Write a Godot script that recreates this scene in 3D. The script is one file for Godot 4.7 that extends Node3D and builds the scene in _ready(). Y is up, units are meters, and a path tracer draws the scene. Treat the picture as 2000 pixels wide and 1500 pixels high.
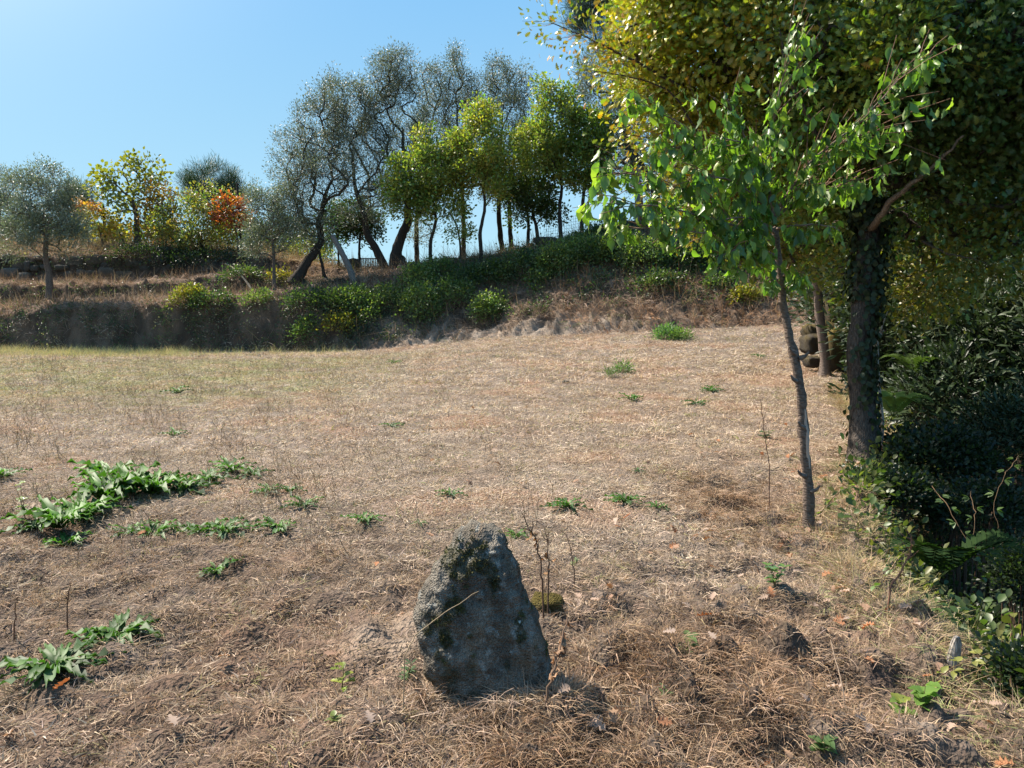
extends Node3D

const EYE := 1.7
const FAR_MIST := 0.0009
var rng := RandomNumberGenerator.new()
var fine := FastNoiseLite.new()
var broad := FastNoiseLite.new()
var patch := FastNoiseLite.new()
var taken := {}
var profiles: Array = []       # [slope sideways u, PackedVector2Array of (distance, height)]
var edge := PackedVector2Array()
var seg := 0                   # which stretch of the profile the last height() fell on
var seg_f := 0.0
var ravine := 0.0
var M := {}
var L := {}

class Mesher:
	var v := PackedVector3Array()
	var n := PackedVector3Array()
	var c := PackedColorArray()
	var i := PackedInt32Array()
	func p(at: Vector3, nor: Vector3, col: Color) -> int:
		v.append(at); n.append(nor); c.append(col)
		return v.size() - 1
	func t(a: int, b: int, d: int) -> void:
		i.append(a); i.append(b); i.append(d)
	func mesh(mat: Material = null) -> ArrayMesh:
		var a := []
		a.resize(Mesh.ARRAY_MAX)
		a[Mesh.ARRAY_VERTEX] = v; a[Mesh.ARRAY_NORMAL] = n; a[Mesh.ARRAY_COLOR] = c; a[Mesh.ARRAY_INDEX] = i
		var m := ArrayMesh.new()
		m.add_surface_from_arrays(Mesh.PRIMITIVE_TRIANGLES, a)
		if mat: m.surface_set_material(0, mat)
		return m
	func smooth_normals() -> void:
		for k in n.size(): n[k] = Vector3.ZERO
		for k in range(0, i.size(), 3):
			var f := (v[i[k + 2]] - v[i[k]]).cross(v[i[k + 1]] - v[i[k]])
			n[i[k]] += f; n[i[k + 1]] += f; n[i[k + 2]] += f
		for k in n.size(): n[k] = n[k].normalized() if n[k].length() > 0.0 else Vector3.UP

class Scatter:
	var buf := PackedFloat32Array()
	var count := 0
	func add(b: Basis, o: Vector3, col: Color) -> void:
		count += 1
		buf.append_array(PackedFloat32Array([b.x.x, b.y.x, b.z.x, o.x, b.x.y, b.y.y, b.z.y, o.y, b.x.z, b.y.z, b.z.z, o.z, col.r, col.g, col.b, 1.0]))

# ---------------------------------------------------------------- naming and tagging
func numbered(called: String) -> String:
	var k: int = taken.get(called, 0)
	taken[called] = k + 1
	return called if k == 0 else "%s_%03d" % [called, k]

func thing(called: String, label: String, category: String, at := Vector3.ZERO, group := "") -> Node3D:
	var o := Node3D.new()
	o.name = numbered(called)
	add_child(o)
	o.position = at
	tag(o, label, category, group)
	return o

func tag(o: Node, label: String, category: String, group := "", kind := "") -> void:
	if label: o.set_meta("label", label)
	if category: o.set_meta("category", category)
	if group: o.set_meta("group", group)
	if kind: o.set_meta("kind", kind)

func part(called: String, mesh: Mesh, mat: Material, parent: Node, at := Vector3.ZERO, basis := Basis.IDENTITY) -> MeshInstance3D:
	var o := MeshInstance3D.new()
	var k := 0
	o.name = called
	o.mesh = mesh
	o.material_override = mat
	o.transform = Transform3D(basis, at)
	if parent == self: o.name = numbered(called)
	else:
		var kids: Dictionary = parent.get_meta("kids", {})
		k = kids.get(called, 0)
		kids[called] = k + 1
		parent.set_meta("kids", kids)
		if k: o.name = "%s_%03d" % [called, k]
	parent.add_child(o, true)
	return o

func mass(called: String, s: Scatter, mesh: Mesh, mat: Material, parent: Node) -> MultiMeshInstance3D:
	var mm := MultiMesh.new()
	mm.transform_format = MultiMesh.TRANSFORM_3D
	mm.use_colors = true
	mm.mesh = mesh
	mm.instance_count = s.count
	mm.buffer = s.buf
	var o := MultiMeshInstance3D.new()
	o.name = called
	if parent == self: o.name = numbered(called)
	else:
		var kids: Dictionary = parent.get_meta("kids", {})
		var k: int = kids.get(called, 0)
		kids[called] = k + 1
		parent.set_meta("kids", kids)
		if k: o.name = "%s_%03d" % [called, k]
	o.multimesh = mm
	o.material_override = mat
	o.set_meta("kind", "stuff")
	parent.add_child(o, true)
	return o

# ---------------------------------------------------------------- the lie of the land
func profile(u: float, pts: Array) -> void:
	profiles.append([u, PackedVector2Array(pts)])

func edge_at(d: float) -> float:
	for k in range(1, edge.size()):
		if d <= edge[k].x:
			return lerpf(edge[k - 1].y, edge[k].y, clampf((d - edge[k - 1].x) / (edge[k].x - edge[k - 1].x), 0.0, 1.0))
	return edge[edge.size() - 1].y

func height(x: float, d: float) -> float:
	var u := clampf(x / maxf(d, 2.5), profiles[0][0], profiles[profiles.size() - 1][0])
	var k := 0
	while k < profiles.size() - 2 and u > profiles[k + 1][0]: k += 1
	var t: float = (u - profiles[k][0]) / (profiles[k + 1][0] - profiles[k][0])
	var a: PackedVector2Array = profiles[k][1]
	var b: PackedVector2Array = profiles[k + 1][1]
	var last := a[0].lerp(b[0], t)
	var h := last.y
	seg = 0; seg_f = 0.0
	var dd := maxf(d, 0.0)
	if dd > 0.0:
		for j in range(1, a.size()):
			var q := a[j].lerp(b[j], t)
			if dd <= q.x or j == a.size() - 1:
				seg = maxi(j - 2, 0)
				seg_f = clampf((dd - last.x) / maxf(q.x - last.x, 0.001), 0.0, 1.0)
				h = lerpf(last.y, q.y, seg_f)
				break
			last = q
	var s := x - edge_at(d)
	ravine = s
	if s > 0.0:
		var fade := 1.0 - smoothstep(15.0, 22.0, d)
		h += fade * (-2.9 * smoothstep(-0.1, 1.9, s) + 4.7 * smoothstep(3.5, 9.0, s))
	return h

# seg: 0-3 the mown field, 3 ends at the foot of the lowest bank; 3->4 bank, 4 terrace, 5 step, 6 terrace, 7 wall bank, 8 crest
func ground(x: float, d: float) -> float:
	var h := height(x, d)
	var r := sqrt(x * x + d * d)
	if r > 60.0: return h
	var rough := 0.022
	var lump := 0.0
	if seg < 3:
		rough = 0.02
		lump = 0.075 * (1.0 - smoothstep(3.6, 6.5, d + 0.35 * x)) + 0.05 * smoothstep(-2.2, -0.4, x - edge_at(d)) * (1.0 - smoothstep(8.0, 12.0, d))
	else:
		rough = 0.1
		lump = 0.17 * (1.0 - smoothstep(38.0, 44.0, d))
	if seg < 3 and r < 12.0:
		lump += 0.13 * brush(x, d)
		h -= 0.16 * exp(-((x - 1.95) ** 2 / 0.16 + (d - 6.6) ** 2 / 0.5))
	if ravine > 0.0: lump = 0.15
	h += rough * fine.get_noise_2d(x * 2.2, d * 2.2) + 0.5 * rough * fine.get_noise_2d(x * 6.0 + 40.0, d * 6.0)
	if lump > 0.0:
		h += lump * (broad.get_noise_2d(x * 1.5, d * 1.5) + 0.75 * fine.get_noise_2d(x * 3.4 + 9.0, d * 3.4))
	return h

# where dead brush lies heaped: right of the boulder, and in the hollow before the cherry
func brush(x: float, d: float) -> float:
	var a := exp(-((x - 0.95) ** 2 / 0.28 + (d - 3.35) ** 2 / 0.3))
	var b := exp(-((x - 1.95) ** 2 / 0.22 + (d - 6.5) ** 2 / 0.9))
	var c := exp(-((x - 0.15) ** 2 / 0.3 + (d - 2.75) ** 2 / 0.06))
	return clampf(a + b + 0.7 * c, 0.0, 1.0)

func on_ground(x: float, d: float, lift := 0.0) -> Vector3:
	return Vector3(x, ground(x, d) + lift, -d)

func slope_normal(x: float, d: float) -> Vector3:
	var e := 0.08
	var h := height(x, d)
	return Vector3(h - height(x + e, d), e, height(x, d + e) - h).normalized()

# ---------------------------------------------------------------- shapes
func tube(m: Mesher, pts: PackedVector3Array, radii: PackedFloat32Array, sides: int, col: Color, wobble := 0.0) -> void:
	var count := pts.size()
	if count < 2: return
	var dir := (pts[1] - pts[0]).normalized()
	var side := dir.cross(Vector3(0.31, 0.2, 0.93))
	if side.length() < 0.05: side = dir.cross(Vector3.RIGHT)
	side = side.normalized()
	var first := m.v.size()
	for k in count:
		if k > 0 and k < count - 1: dir = (pts[k + 1] - pts[k - 1]).normalized()
		elif k > 0: dir = (pts[k] - pts[k - 1]).normalized()
		side = (side - dir * side.dot(dir)).normalized()
		var up := dir.cross(side)
		for s in sides:
			var a := TAU * s / sides
			var o := side * cos(a) + up * sin(a)
			var r := radii[k]
			if wobble > 0.0: r *= 1.0 + wobble * fine.get_noise_3dv((pts[k] + o * radii[k]) * 9.0)
			m.p(pts[k] + o * r, o, col)
	for k in count - 1:
		for s in sides:
			var a := first + k * sides + s
			var b := first + k * sides + (s + 1) % sides
			m.t(a, a + sides, b); m.t(b, a + sides, b + sides)
	var tip := m.p(pts[count - 1] + dir * radii[count - 1] * 0.5, dir, col)
	for s in sides: m.t(first + (count - 1) * sides + s, tip, first + (count - 1) * sides + (s + 1) % sides)

# A leaf: half widths along its length, folded along the midrib, drooping.
func leaf(m: Mesher, at: Vector3, dir: Vector3, nor: Vector3, length: float, width: float, shape: PackedFloat32Array, fold: float, droop: float, col: Color, wave := 0.0) -> void:
	dir = dir.normalized()
	var side := dir.cross(nor).normalized()
	nor = side.cross(dir).normalized()
	var last := -1
	var steps := shape.size() - 1
	var pos := at
	var d2 := dir
	for k in steps + 1:
		var w := shape[k] * width
		var q := nor
		var lift := fold * w + (wave * width * sin(k * 2.3 + at.x * 9.0) if wave > 0.0 else 0.0)
		var lift2 := fold * w + (wave * width * sin(k * 2.9 + 1.3 + at.x * 7.0) if wave > 0.0 else 0.0)
		if w < 0.0001:
			var z := m.p(pos, q, col)
			if last >= 0:
				m.t(last, z, last + 1); m.t(last + 1, z, last + 2)
			last = -2 - z
		else:
			var a := m.p(pos - side * w + q * lift, (q + side * fold).normalized(), col)
			m.p(pos, q, col.darkened(0.06))
			m.p(pos + side * w + q * lift2, (q - side * fold).normalized(), col)
			if last <= -2:
				var z := -2 - last
				m.t(z, a, a + 1); m.t(z, a + 1, a + 2)
			elif last >= 0:
				m.t(last, a, last + 1); m.t(last + 1, a, a + 1)
				m.t(last + 1, a + 1, last + 2); m.t(last + 2, a + 1, a + 2)
			last = a
		if k < steps:
			pos += d2 * (length / steps)
			if droop != 0.0:
				d2 = (d2 - nor * droop / steps).normalized()
				nor = side.cross(d2).normalized()

func rv() -> Vector3:
	while true:
		var q := Vector3(rng.randf_range(-1, 1), rng.randf_range(-1, 1), rng.randf_range(-1, 1))
		if q.length_squared() < 1.0 and q.length_squared() > 0.01: return q
	return Vector3.UP

func turned(dir: Vector3, roll: float, s: float) -> Basis:
	var y := dir.normalized()
	var x := y.cross(Vector3(0.12, 0.3, 0.95)).normalized()
	if x.length() < 0.5: x = y.cross(Vector3.RIGHT).normalized()
	x = x.rotated(y, roll)
	return Basis(x * s, y * s, x.cross(y) * s)

const OVATE: Array[float] = [0.0, 0.36, 0.5, 0.48, 0.36, 0.18, 0.0]
const DIAMOND: Array[float] = [0.0, 0.5, 0.0]
const LANCE: Array[float] = [0.0, 0.4, 0.45, 0.0]
const LOBED: Array[float] = [0.0, 0.08, 0.26, 0.1, 0.44, 0.15, 0.56, 0.17, 0.44, 0.2, 0.0]

func shp(a: Array[float]) -> PackedFloat32Array:
	return PackedFloat32Array(a)

# A twig along +y with its leaves: the unit that crowns and shrubs are made of.
func spray(count: int, reach: float, length: float, width: float, shape: Array[float], spread: float, hang: float, curl: float, tone: float, bark: Color, stem := 0.004, pale := 0.0) -> ArrayMesh:
	var m := Mesher.new()
	var s := shp(shape)
	var bend := Vector3(rng.randf_range(-0.25, 0.25), 0, rng.randf_range(-0.25, 0.25))
	var line := PackedVector3Array()
	var radii := PackedFloat32Array()
	for k in 4:
		var f := k / 3.0
		line.append(Vector3(0, f * reach, 0) + bend * f * f * reach)
		radii.append(stem * (1.0 - 0.7 * f))
	tube(m, line, radii, 3, bark)
	for k in count:
		var f := (k + 0.5) / count
		var at := Vector3(0, f * reach, 0) + bend * f * f * reach
		var a := k * 2.4 + rng.randf_range(-0.5, 0.5)
		var out := Vector3(cos(a), 0, sin(a))
		at += out * rng.randf() * spread * 0.4
		var dir := (out * spread + Vector3(0, 0.75, 0) + rv() * 0.45 - Vector3(0, hang, 0)).normalized()
		var nor := (Vector3(0, 1, 0) - dir * dir.y + rv() * (0.5 if pale >= 0.0 else 1.1)).normalized()
		if absf(nor.dot(dir)) > 0.9: nor = dir.cross(out)
		var t := 1.0 + rng.randf_range(-tone, tone)
		var tint := Color(t, t, t * rng.randf_range(0.85, 1.15))
		if pale > 0.0 and rng.randf() < pale: tint = Color(t * 1.5, t * 1.45, t * 1.6)
		if pale < 0.0:
			var hue := rng.randf()
			tint = Color(t * 1.35, t * 1.15, t) if hue < -pale else (Color(t * 0.6, t * 0.95, t * 0.9) if hue < -2.0 * pale else tint)
		var z := rng.randf_range(0.7, 1.15)
		leaf(m, at, dir, nor, length * z, width * z, s, rng.randf_range(0.1, 0.45), curl * rng.randf_range(0.3, 1.4), tint)
	return m.mesh()

# ---------------------------------------------------------------- trees
# lobes: [centre, radii, tips]; the limbs are grown from the trunk to points spread through the lobes, and the sprays sit on the twigs.
func tree(called: String, label: String, group: String, kind: Dictionary, trunk_pts: Array, r0: float, r1: float, lobes: Array, opts := {}) -> Node3D:
	var tp := PackedVector3Array(trunk_pts)
	var base := tp[0]
	base.y = opts.get("base_y", ground(base.x, -base.z) - 0.06)
	var root := thing(called, label, opts.get("category", "tree"), base, group)
	tp[0] = base
	# a smooth trunk
	var line := PackedVector3Array()
	for k in tp.size() - 1:
		var a := tp[maxi(k - 1, 0)]
		var b := tp[k]
		var c := tp[k + 1]
		var d := tp[mini(k + 2, tp.size() - 1)]
		var n := maxi(2, int(b.distance_to(c) / 0.16))
		for j in n: line.append(b.cubic_interpolate(c, a, d, float(j) / n))
	line.append(tp[tp.size() - 1])
	var radii := PackedFloat32Array()
	for k in line.size():
		var f := float(k) / (line.size() - 1)
		radii.append(lerpf(r0, r1, f) * (1.0 + 0.55 * exp(-f * line.size() * 0.16 / maxf(r0 * 1.4, 0.05))))
		line[k] -= base
		if k > 0: line[k] += Vector3(fine.get_noise_1d(k * 9.0 + base.x * 50.0), 0, fine.get_noise_1d(k * 9.0 + 300.0 + base.x * 50.0)) * r0 * 0.16
	var tm := Mesher.new()
	tube(tm, line, radii, opts.get("sides", 9), kind.bark_color, 0.2)
	part("trunk", tm.mesh(), kind.bark, root)
	# growth
	var pos := PackedVector3Array()
	var par := PackedInt32Array()
	var aim := PackedVector3Array()
	var from: float = opts.get("attach", 0.6)
	var first_n := 0
	for k in line.size():
		if k >= int(line.size() * from) or k == line.size() - 1:
			pos.append(line[k]); par.append(pos.size() - 2)
			aim.append((line[k] - line[maxi(k - 1, 0)]).normalized())
	first_n = pos.size()
	var targets: Array = []
	var hub := line[int((line.size() - 1) * (0.5 + 0.5 * from))]
	for li in lobes.size():
		var lb: Array = lobes[li]
		var size: Vector3 = lb[1]
		for k in int(lb[2] * opts.get("more", 1.0)):
			var q := rv()
			q = q.normalized() * pow(q.length(), 0.6)
			var at: Vector3 = lb[0] - base + q * size
			targets.append([at.distance_squared_to(hub), at, li])
	targets.sort_custom(func(a, b): return a[0] < b[0])
	var ups: float = opts.get("up", 0.6)
	var tips := PackedInt32Array()
	var tip_lobe := PackedInt32Array()
	for tg in targets:
		var at: Vector3 = tg[1]
		var best := 0
		var cost := 1e9
		for k in pos.size():
			var v := at - pos[k]
			var e := v.length() + ups * maxf(0.0, -v.y) - 0.42 * v.dot(aim[k])
			if e < cost:
				cost = e
				best = k
		var start := pos[best]
		var reach := at - start
		var dist := reach.length()
		if dist < 0.05: continue
		var n := clampi(int(dist / 0.22), 2, 9)
		var ctrl := start + (aim[best] * 0.22 + reach / dist * 0.3) * dist + Vector3(0, ups * 0.08 * dist, 0) + rv() * 0.1 * dist
		var prev := best
		for k in range(1, n + 1):
			var f := float(k) / n
			var q := start.lerp(ctrl, f).lerp(ctrl.lerp(at, f), f) + rv() * 0.03 * dist * (1.0 - f)
			aim.append((q - pos[prev]).normalized())
			pos.append(q); par.append(prev)
			prev = pos.size() - 1
		tips.append(prev); tip_lobe.append(tg[2])
	var weight := PackedFloat32Array()
	weight.resize(pos.size())
	for k in tips: weight[k] = 1.0
	var heavy := PackedInt32Array()
	heavy.resize(pos.size())
	heavy.fill(-1)
	var most := PackedFloat32Array()
	most.resize(pos.size())
	for k in range(pos.size() - 1, -1, -1):
		var q := par[k]
		if q >= 0:
			weight[q] += weight[k]
			if k >= first_n and q >= first_n and weight[k] > most[q]:
				most[q] = weight[k]; heavy[q] = k
	var r_tip: float = opts.get("twig", 0.006)
	var power: float = opts.get("power", 0.42)
	var limb_meshes := {}
	var limb_of := PackedInt32Array()
	limb_of.resize(pos.size())
	for k in range(first_n, pos.size()):
		limb_of[k] = k if par[k] < first_n else limb_of[par[k]]
		if par[k] >= first_n and heavy[par[k]] == k: continue
		var ch := PackedVector3Array([pos[par[k]]])
		var top := r1 * 1.0 if par[k] < first_n else r_tip * pow(weight[par[k]], power)
		var cr := PackedFloat32Array([minf(top, 1.25 * r_tip * pow(weight[k], power))])
		var j := k
		while j >= 0:
			ch.append(pos[j]); cr.append(minf(r_tip * pow(weight[j], power), r1 * 1.05))
			j = heavy[j]
		var lm: Mesher = limb_meshes.get(limb_of[k])
		if lm == null:
			lm = Mesher.new()
			limb_meshes[limb_of[k]] = lm
		tube(lm, ch, cr, 6 if cr[0] > 0.03 else 4, kind.bark_color, 0.12 if cr[0] > 0.03 else 0.0)
	for k in limb_meshes: part("branch", limb_meshes[k].mesh(), kind.bark, root)
	# foliage
	var variants: Array = kind.sprays
	var bags: Array = []
	for k in variants: bags.append(Scatter.new())
	var per: int = opts.get("per", 5)
	var jit: float = opts.get("jitter", 0.16)
	var gap: float = opts.get("gap", -2.0)
	var gap_size: float = opts.get("gap_size", 1.3)
	var size: float = opts.get("size", 1.0)
	var tones: Array = opts.get("tones", kind.tones)
	var lobe_tones: Array = opts.get("lobe_tones", [])
	for k in tips.size():
		var tone_set: Array = tones if lobe_tones.is_empty() else lobe_tones[tip_lobe[k] % lobe_tones.size()]
		var base_tone: Color = tone_set[rng.randi() % tone_set.size()]
		var at := pos[tips[k]]
		var back := pos[par[tips[k]]]
		for j in per:
			var f := rng.randf()
			var o := at.lerp(back, f * 1.3) + rv() * jit
			if gap > -1.0 and broad.get_noise_3dv((o + base) * gap_size) < gap: continue
			var dir: Vector3 = (aim[tips[k]] * 0.9 + rv() * 0.8 + Vector3(0, opts.get("lift", 0.25), 0)).normalized()
			var tint := base_tone.lerp(tone_set[rng.randi() % tone_set.size()], 0.4) * rng.randf_range(0.8, 1.2)
			bags[rng.randi() % bags.size()].add(turned(dir, rng.randf() * TAU, size * rng.randf_range(0.75, 1.25)), o, tint)
	for k in bags.size():
		if bags[k].count: mass("crown", bags[k], variants[k], kind.leaf, root)
	return root

# A bramble or shrub: arching stems from the ground with sprays over a mound.
func shrub(called: String, label: String, group: String, kind: Dictionary, at: Vector3, size: Vector3, count: int, opts := {}) -> Node3D:
	var base := on_ground(at.x, -at.z, -0.03)
	if opts.has("base_y"): base.y = opts.base_y
	var root := thing(called, label, opts.get("category", "shrub"), base, group)
	var sm := Mesher.new()
	var bags: Array = []
	for k in kind.sprays: bags.append(Scatter.new())
	var tones: Array = opts.get("tones", kind.tones)
	var stems: int = opts.get("stems", 14)
	for k in stems:
		var q := rv().normalized()
		q.y = absf(q.y)
		var tip := q * size * 0.92
		var p0 := Vector3(q.x * size.x * 0.3, height(base.x + q.x * size.x * 0.3, -base.z - q.z * size.z * 0.3) - base.y - 0.05, q.z * size.z * 0.3)
		var mid := (p0 + tip) * 0.5 + Vector3(0, size.y * 0.35, 0)
		var ch := PackedVector3Array()
		var cr := PackedFloat32Array()
		for j in 7:
			var f := j / 6.0
			ch.append(p0.lerp(mid, f).lerp(mid.lerp(tip, f), f)); cr.append(lerpf(0.012, 0.003, f) * opts.get("thick", 1.0))
		tube(sm, ch, cr, 4, Color(0.13, 0.09, 0.06))
	part("stems", sm.mesh(), M.bark_thin, root)
	for k in count:
		var q := rv()
		q = q.normalized() * pow(q.length(), 0.35)
		if q.y < -0.2: q.y = -q.y
		q *= 1.0 + 0.28 * broad.get_noise_3dv((base + q * size) * 3.0)
		var o := q * size
		var floor_y := height(base.x + o.x, -base.z - o.z) - base.y
		if o.y < floor_y: o.y = floor_y + rng.randf() * 0.15
		var dir := (q.normalized() * 0.8 + rv() * 0.7 + Vector3(0, 0.45, 0)).normalized()
		var tint: Color = tones[rng.randi() % tones.size()] * rng.randf_range(0.7, 1.25)
		bags[rng.randi() % bags.size()].add(turned(dir, rng.randf() * TAU, opts.get("scale", 1.0) * rng.randf_range(0.7, 1.3)), o, tint)
	for k in bags.size():
		if bags[k].count: mass("foliage", bags[k], kind.sprays[k], kind.leaf, root)
	return root

# ---------------------------------------------------------------- materials
func noise_tex(freq: float, seed_: int, octaves: int, colors: Array, size := 512, normal := false, kind := FastNoiseLite.TYPE_SIMPLEX_SMOOTH) -> NoiseTexture2D:
	var n := FastNoiseLite.new()
	n.noise_type = kind
	n.seed = seed_
	n.frequency = freq
	n.fractal_octaves = octaves
	var t := NoiseTexture2D.new()
	t.width = size; t.height = size
	t.seamless = true
	t.noise = n
	if not colors.is_empty():
		var g := Gradient.new()
		g.offsets = PackedFloat32Array()
		var offs := PackedFloat32Array()
		var cols := PackedColorArray()
		for k in colors.size():
			offs.append(colors[k][0]); cols.append(colors[k][1].linear_to_srgb())
		g.offsets = offs; g.colors = cols
		t.color_ramp = g
	return t

func grey(v: float) -> Color: return Color(v, v, v)

func matte(rough := 0.95, vc := true) -> StandardMaterial3D:
	var m := StandardMaterial3D.new()
	m.roughness = rough
	m.metallic_specular = 0.25
	m.vertex_color_use_as_albedo = vc
	m.cull_mode = BaseMaterial3D.CULL_DISABLED
	return m

func tri_tex(m: StandardMaterial3D, t: Texture2D, scale: Vector3, bump: Texture2D = null, deep := 0.0, world := false) -> StandardMaterial3D:
	m.albedo_texture = t
	m.uv1_triplanar = true
	m.uv1_world_triplanar = world
	m.uv1_scale = scale
	if bump:
		m.heightmap_enabled = true
		m.heightmap_texture = bump
		m.heightmap_scale = deep
	return m

func make_materials() -> void:
	var soil_tex := noise_tex(0.03, 3, 5, [[0.0, grey(0.45)], [0.45, grey(0.72)], [0.6, grey(0.85)], [1.0, grey(1.0)]])
	var soil_bump := noise_tex(0.045, 9, 5, [])
	M.ground = tri_tex(matte(1.0), soil_tex, Vector3.ONE * 1.35, soil_bump, 3.0, true)
	var bark_tex := noise_tex(0.02, 12, 5, [[0.0, grey(0.25)], [0.45, grey(0.6)], [0.7, grey(0.95)], [1.0, grey(1.0)]])
	var bark_bump := noise_tex(0.022, 12, 5, [])
	M.bark_dark = tri_tex(matte(0.95), bark_tex, Vector3(5, 1.1, 5), bark_bump, 2.2)
	M.bark_oak = tri_tex(matte(0.95), bark_tex, Vector3(7, 1.3, 7), bark_bump, 3.0)
	M.bark_cherry = tri_tex(matte(0.7), noise_tex(0.02, 22, 4, [[0.0, grey(0.3)], [0.4, grey(0.6)], [0.6, grey(0.85)], [1.0, grey(1.0)]]), Vector3(2.2, 4.5, 2.2), noise_tex(0.02, 22, 4, []), 1.0)
	M.bark_thin = matte(0.9)
	M.stone = tri_tex(matte(0.9), noise_tex(0.13, 31, 4, [[0.0, grey(0.16)], [0.36, grey(0.4)], [0.5, grey(0.68)], [0.62, grey(0.9)], [1.0, grey(1.0)]]), Vector3.ONE * 2.6, noise_tex(0.06, 33, 5, []), 3.2)
	M.leaf = matte(0.42)
	M.leaf.metallic_specular = 0.5
	M.leaf.backlight_enabled = true
	M.leaf.backlight = Color(0.8, 1.0, 0.3).linear_to_srgb()
	M.leaf_dull = matte(0.8)
	M.leaf_dull.metallic_specular = 0.15
	M.leaf_dull.backlight_enabled = true
	M.leaf_dull.backlight = Color(0.6, 0.75, 0.25).linear_to_srgb()
	M.leaf_oak = matte(0.4)
	M.leaf_oak.metallic_specular = 0.55
	M.leaf_oak.backlight_enabled = true
	M.leaf_oak.backlight = Color(0.62, 0.74, 0.22).linear_to_srgb()
	M.leaf_tough = matte(0.45)
	M.leaf_tough.metallic_specular = 0.4
	M.leaf_tough.backlight_enabled = true
	M.leaf_tough.backlight = Color(0.42, 0.5, 0.25).linear_to_srgb()
	M.straw = matte(0.75)
	M.straw.metallic_specular = 0.3
	M.straw.backlight_enabled = true
	M.straw.backlight = Color(0.5, 0.45, 0.36).linear_to_srgb()
	M.dead_leaf = matte(0.8)
	M.dead_leaf.backlight_enabled = true
	M.dead_leaf.backlight = Color(0.5, 0.35, 0.2).linear_to_srgb()
	M.moss = matte(1.0)
	M.dark_metal = matte(0.6, false)
	M.dark_metal.albedo_color = Color(0.04, 0.045, 0.05).linear_to_srgb()
	M.wood = tri_tex(matte(0.9), bark_tex, Vector3(9, 1.0, 9), bark_bump, 1.0)

func kinds() -> void:
	var twig := Color(0.9, 0.7, 0.5)
	var olive := []
	var oak := []
	var near_oak := []
	var bramble := []
	var broad_leaf := []
	var pine := []
	var weed := []
	for k in 3:
		olive.append(spray(15, 0.42, 0.1, 0.033, DIAMOND, 0.75, 0.0, 0.1, 0.3, Color(0.5, 0.42, 0.35), 0.004, 0.3))
		oak.append(spray(12, 0.34, 0.11, 0.07, LANCE, 0.9, 0.15, 0.2, 0.35, twig, 0.004, -0.2))
		near_oak.append(spray(14, 0.3, 0.072, 0.05, LOBED, 1.15, 0.0, 0.7, 0.4, twig, 0.004, -0.25))
		bramble.append(spray(14, 0.32, 0.085, 0.058, LANCE, 0.9, 0.0, 0.2, 0.45, twig, 0.004, 0.14))
		broad_leaf.append(spray(8, 0.4, 0.17, 0.12, OVATE, 0.9, 0.25, 0.4, 0.25, twig))
		pine.append(spray(46, 0.5, 0.2, 0.01, DIAMOND, 0.6, -0.1, 0.0, 0.3, twig, 0.008))
		weed.append(spray(12, 0.3, 0.11, 0.028, LANCE, 0.7, 0.0, 0.3, 0.25, twig))
	var grey_bark := Color(0.17, 0.14, 0.12)
	var dark_bark := Color(0.085, 0.068, 0.055)
	L.olive = {"sprays": olive, "leaf": M.leaf_tough, "bark": M.bark_dark, "bark_color": Color(0.22, 0.18, 0.15), "tones": [Color(0.2, 0.22, 0.16), Color(0.17, 0.2, 0.145), Color(0.25, 0.265, 0.19)]}
	L.grey = {"sprays": olive, "leaf": M.leaf_tough, "bark": M.bark_dark, "bark_color": dark_bark, "tones": [Color(0.19, 0.205, 0.165), Color(0.155, 0.175, 0.14), Color(0.235, 0.24, 0.18)]}
	L.oak = {"sprays": oak, "leaf": M.leaf, "bark": M.bark_dark, "bark_color": dark_bark, "tones": [Color(0.28, 0.33, 0.085), Color(0.18, 0.235, 0.065), Color(0.44, 0.38, 0.09), Color(0.33, 0.35, 0.085)]}
	L.near_oak = {"sprays": near_oak, "leaf": M.leaf_oak, "bark": M.bark_oak, "bark_color": Color(0.16, 0.13, 0.11), "tones": [Color(0.11, 0.15, 0.04), Color(0.09, 0.13, 0.035), Color(0.15, 0.16, 0.04)]}
	L.bramble = {"sprays": bramble, "leaf": M.leaf, "tones": [Color(0.08, 0.15, 0.045), Color(0.1, 0.18, 0.045), Color(0.06, 0.11, 0.035), Color(0.15, 0.2, 0.055)]}
	L.broad = {"sprays": broad_leaf, "leaf": M.leaf, "bark": M.bark_dark, "bark_color": grey_bark, "tones": [Color(0.22, 0.23, 0.05), Color(0.3, 0.26, 0.05)]}
	L.cherry = {"sprays": oak, "leaf": M.leaf, "bark": M.bark_cherry, "bark_color": Color(0.26, 0.2, 0.165), "tones": [Color(0.12, 0.17, 0.04)]}
	L.pine = {"sprays": pine, "leaf": M.leaf_tough, "bark": M.bark_dark, "bark_color": Color(0.14, 0.09, 0.06), "tones": [Color(0.05, 0.085, 0.05), Color(0.06, 0.1, 0.055)]}
	L.weed = {"sprays": weed, "leaf": M.leaf, "tones": [Color(0.1, 0.17, 0.06), Color(0.13, 0.2, 0.07)]}

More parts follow.
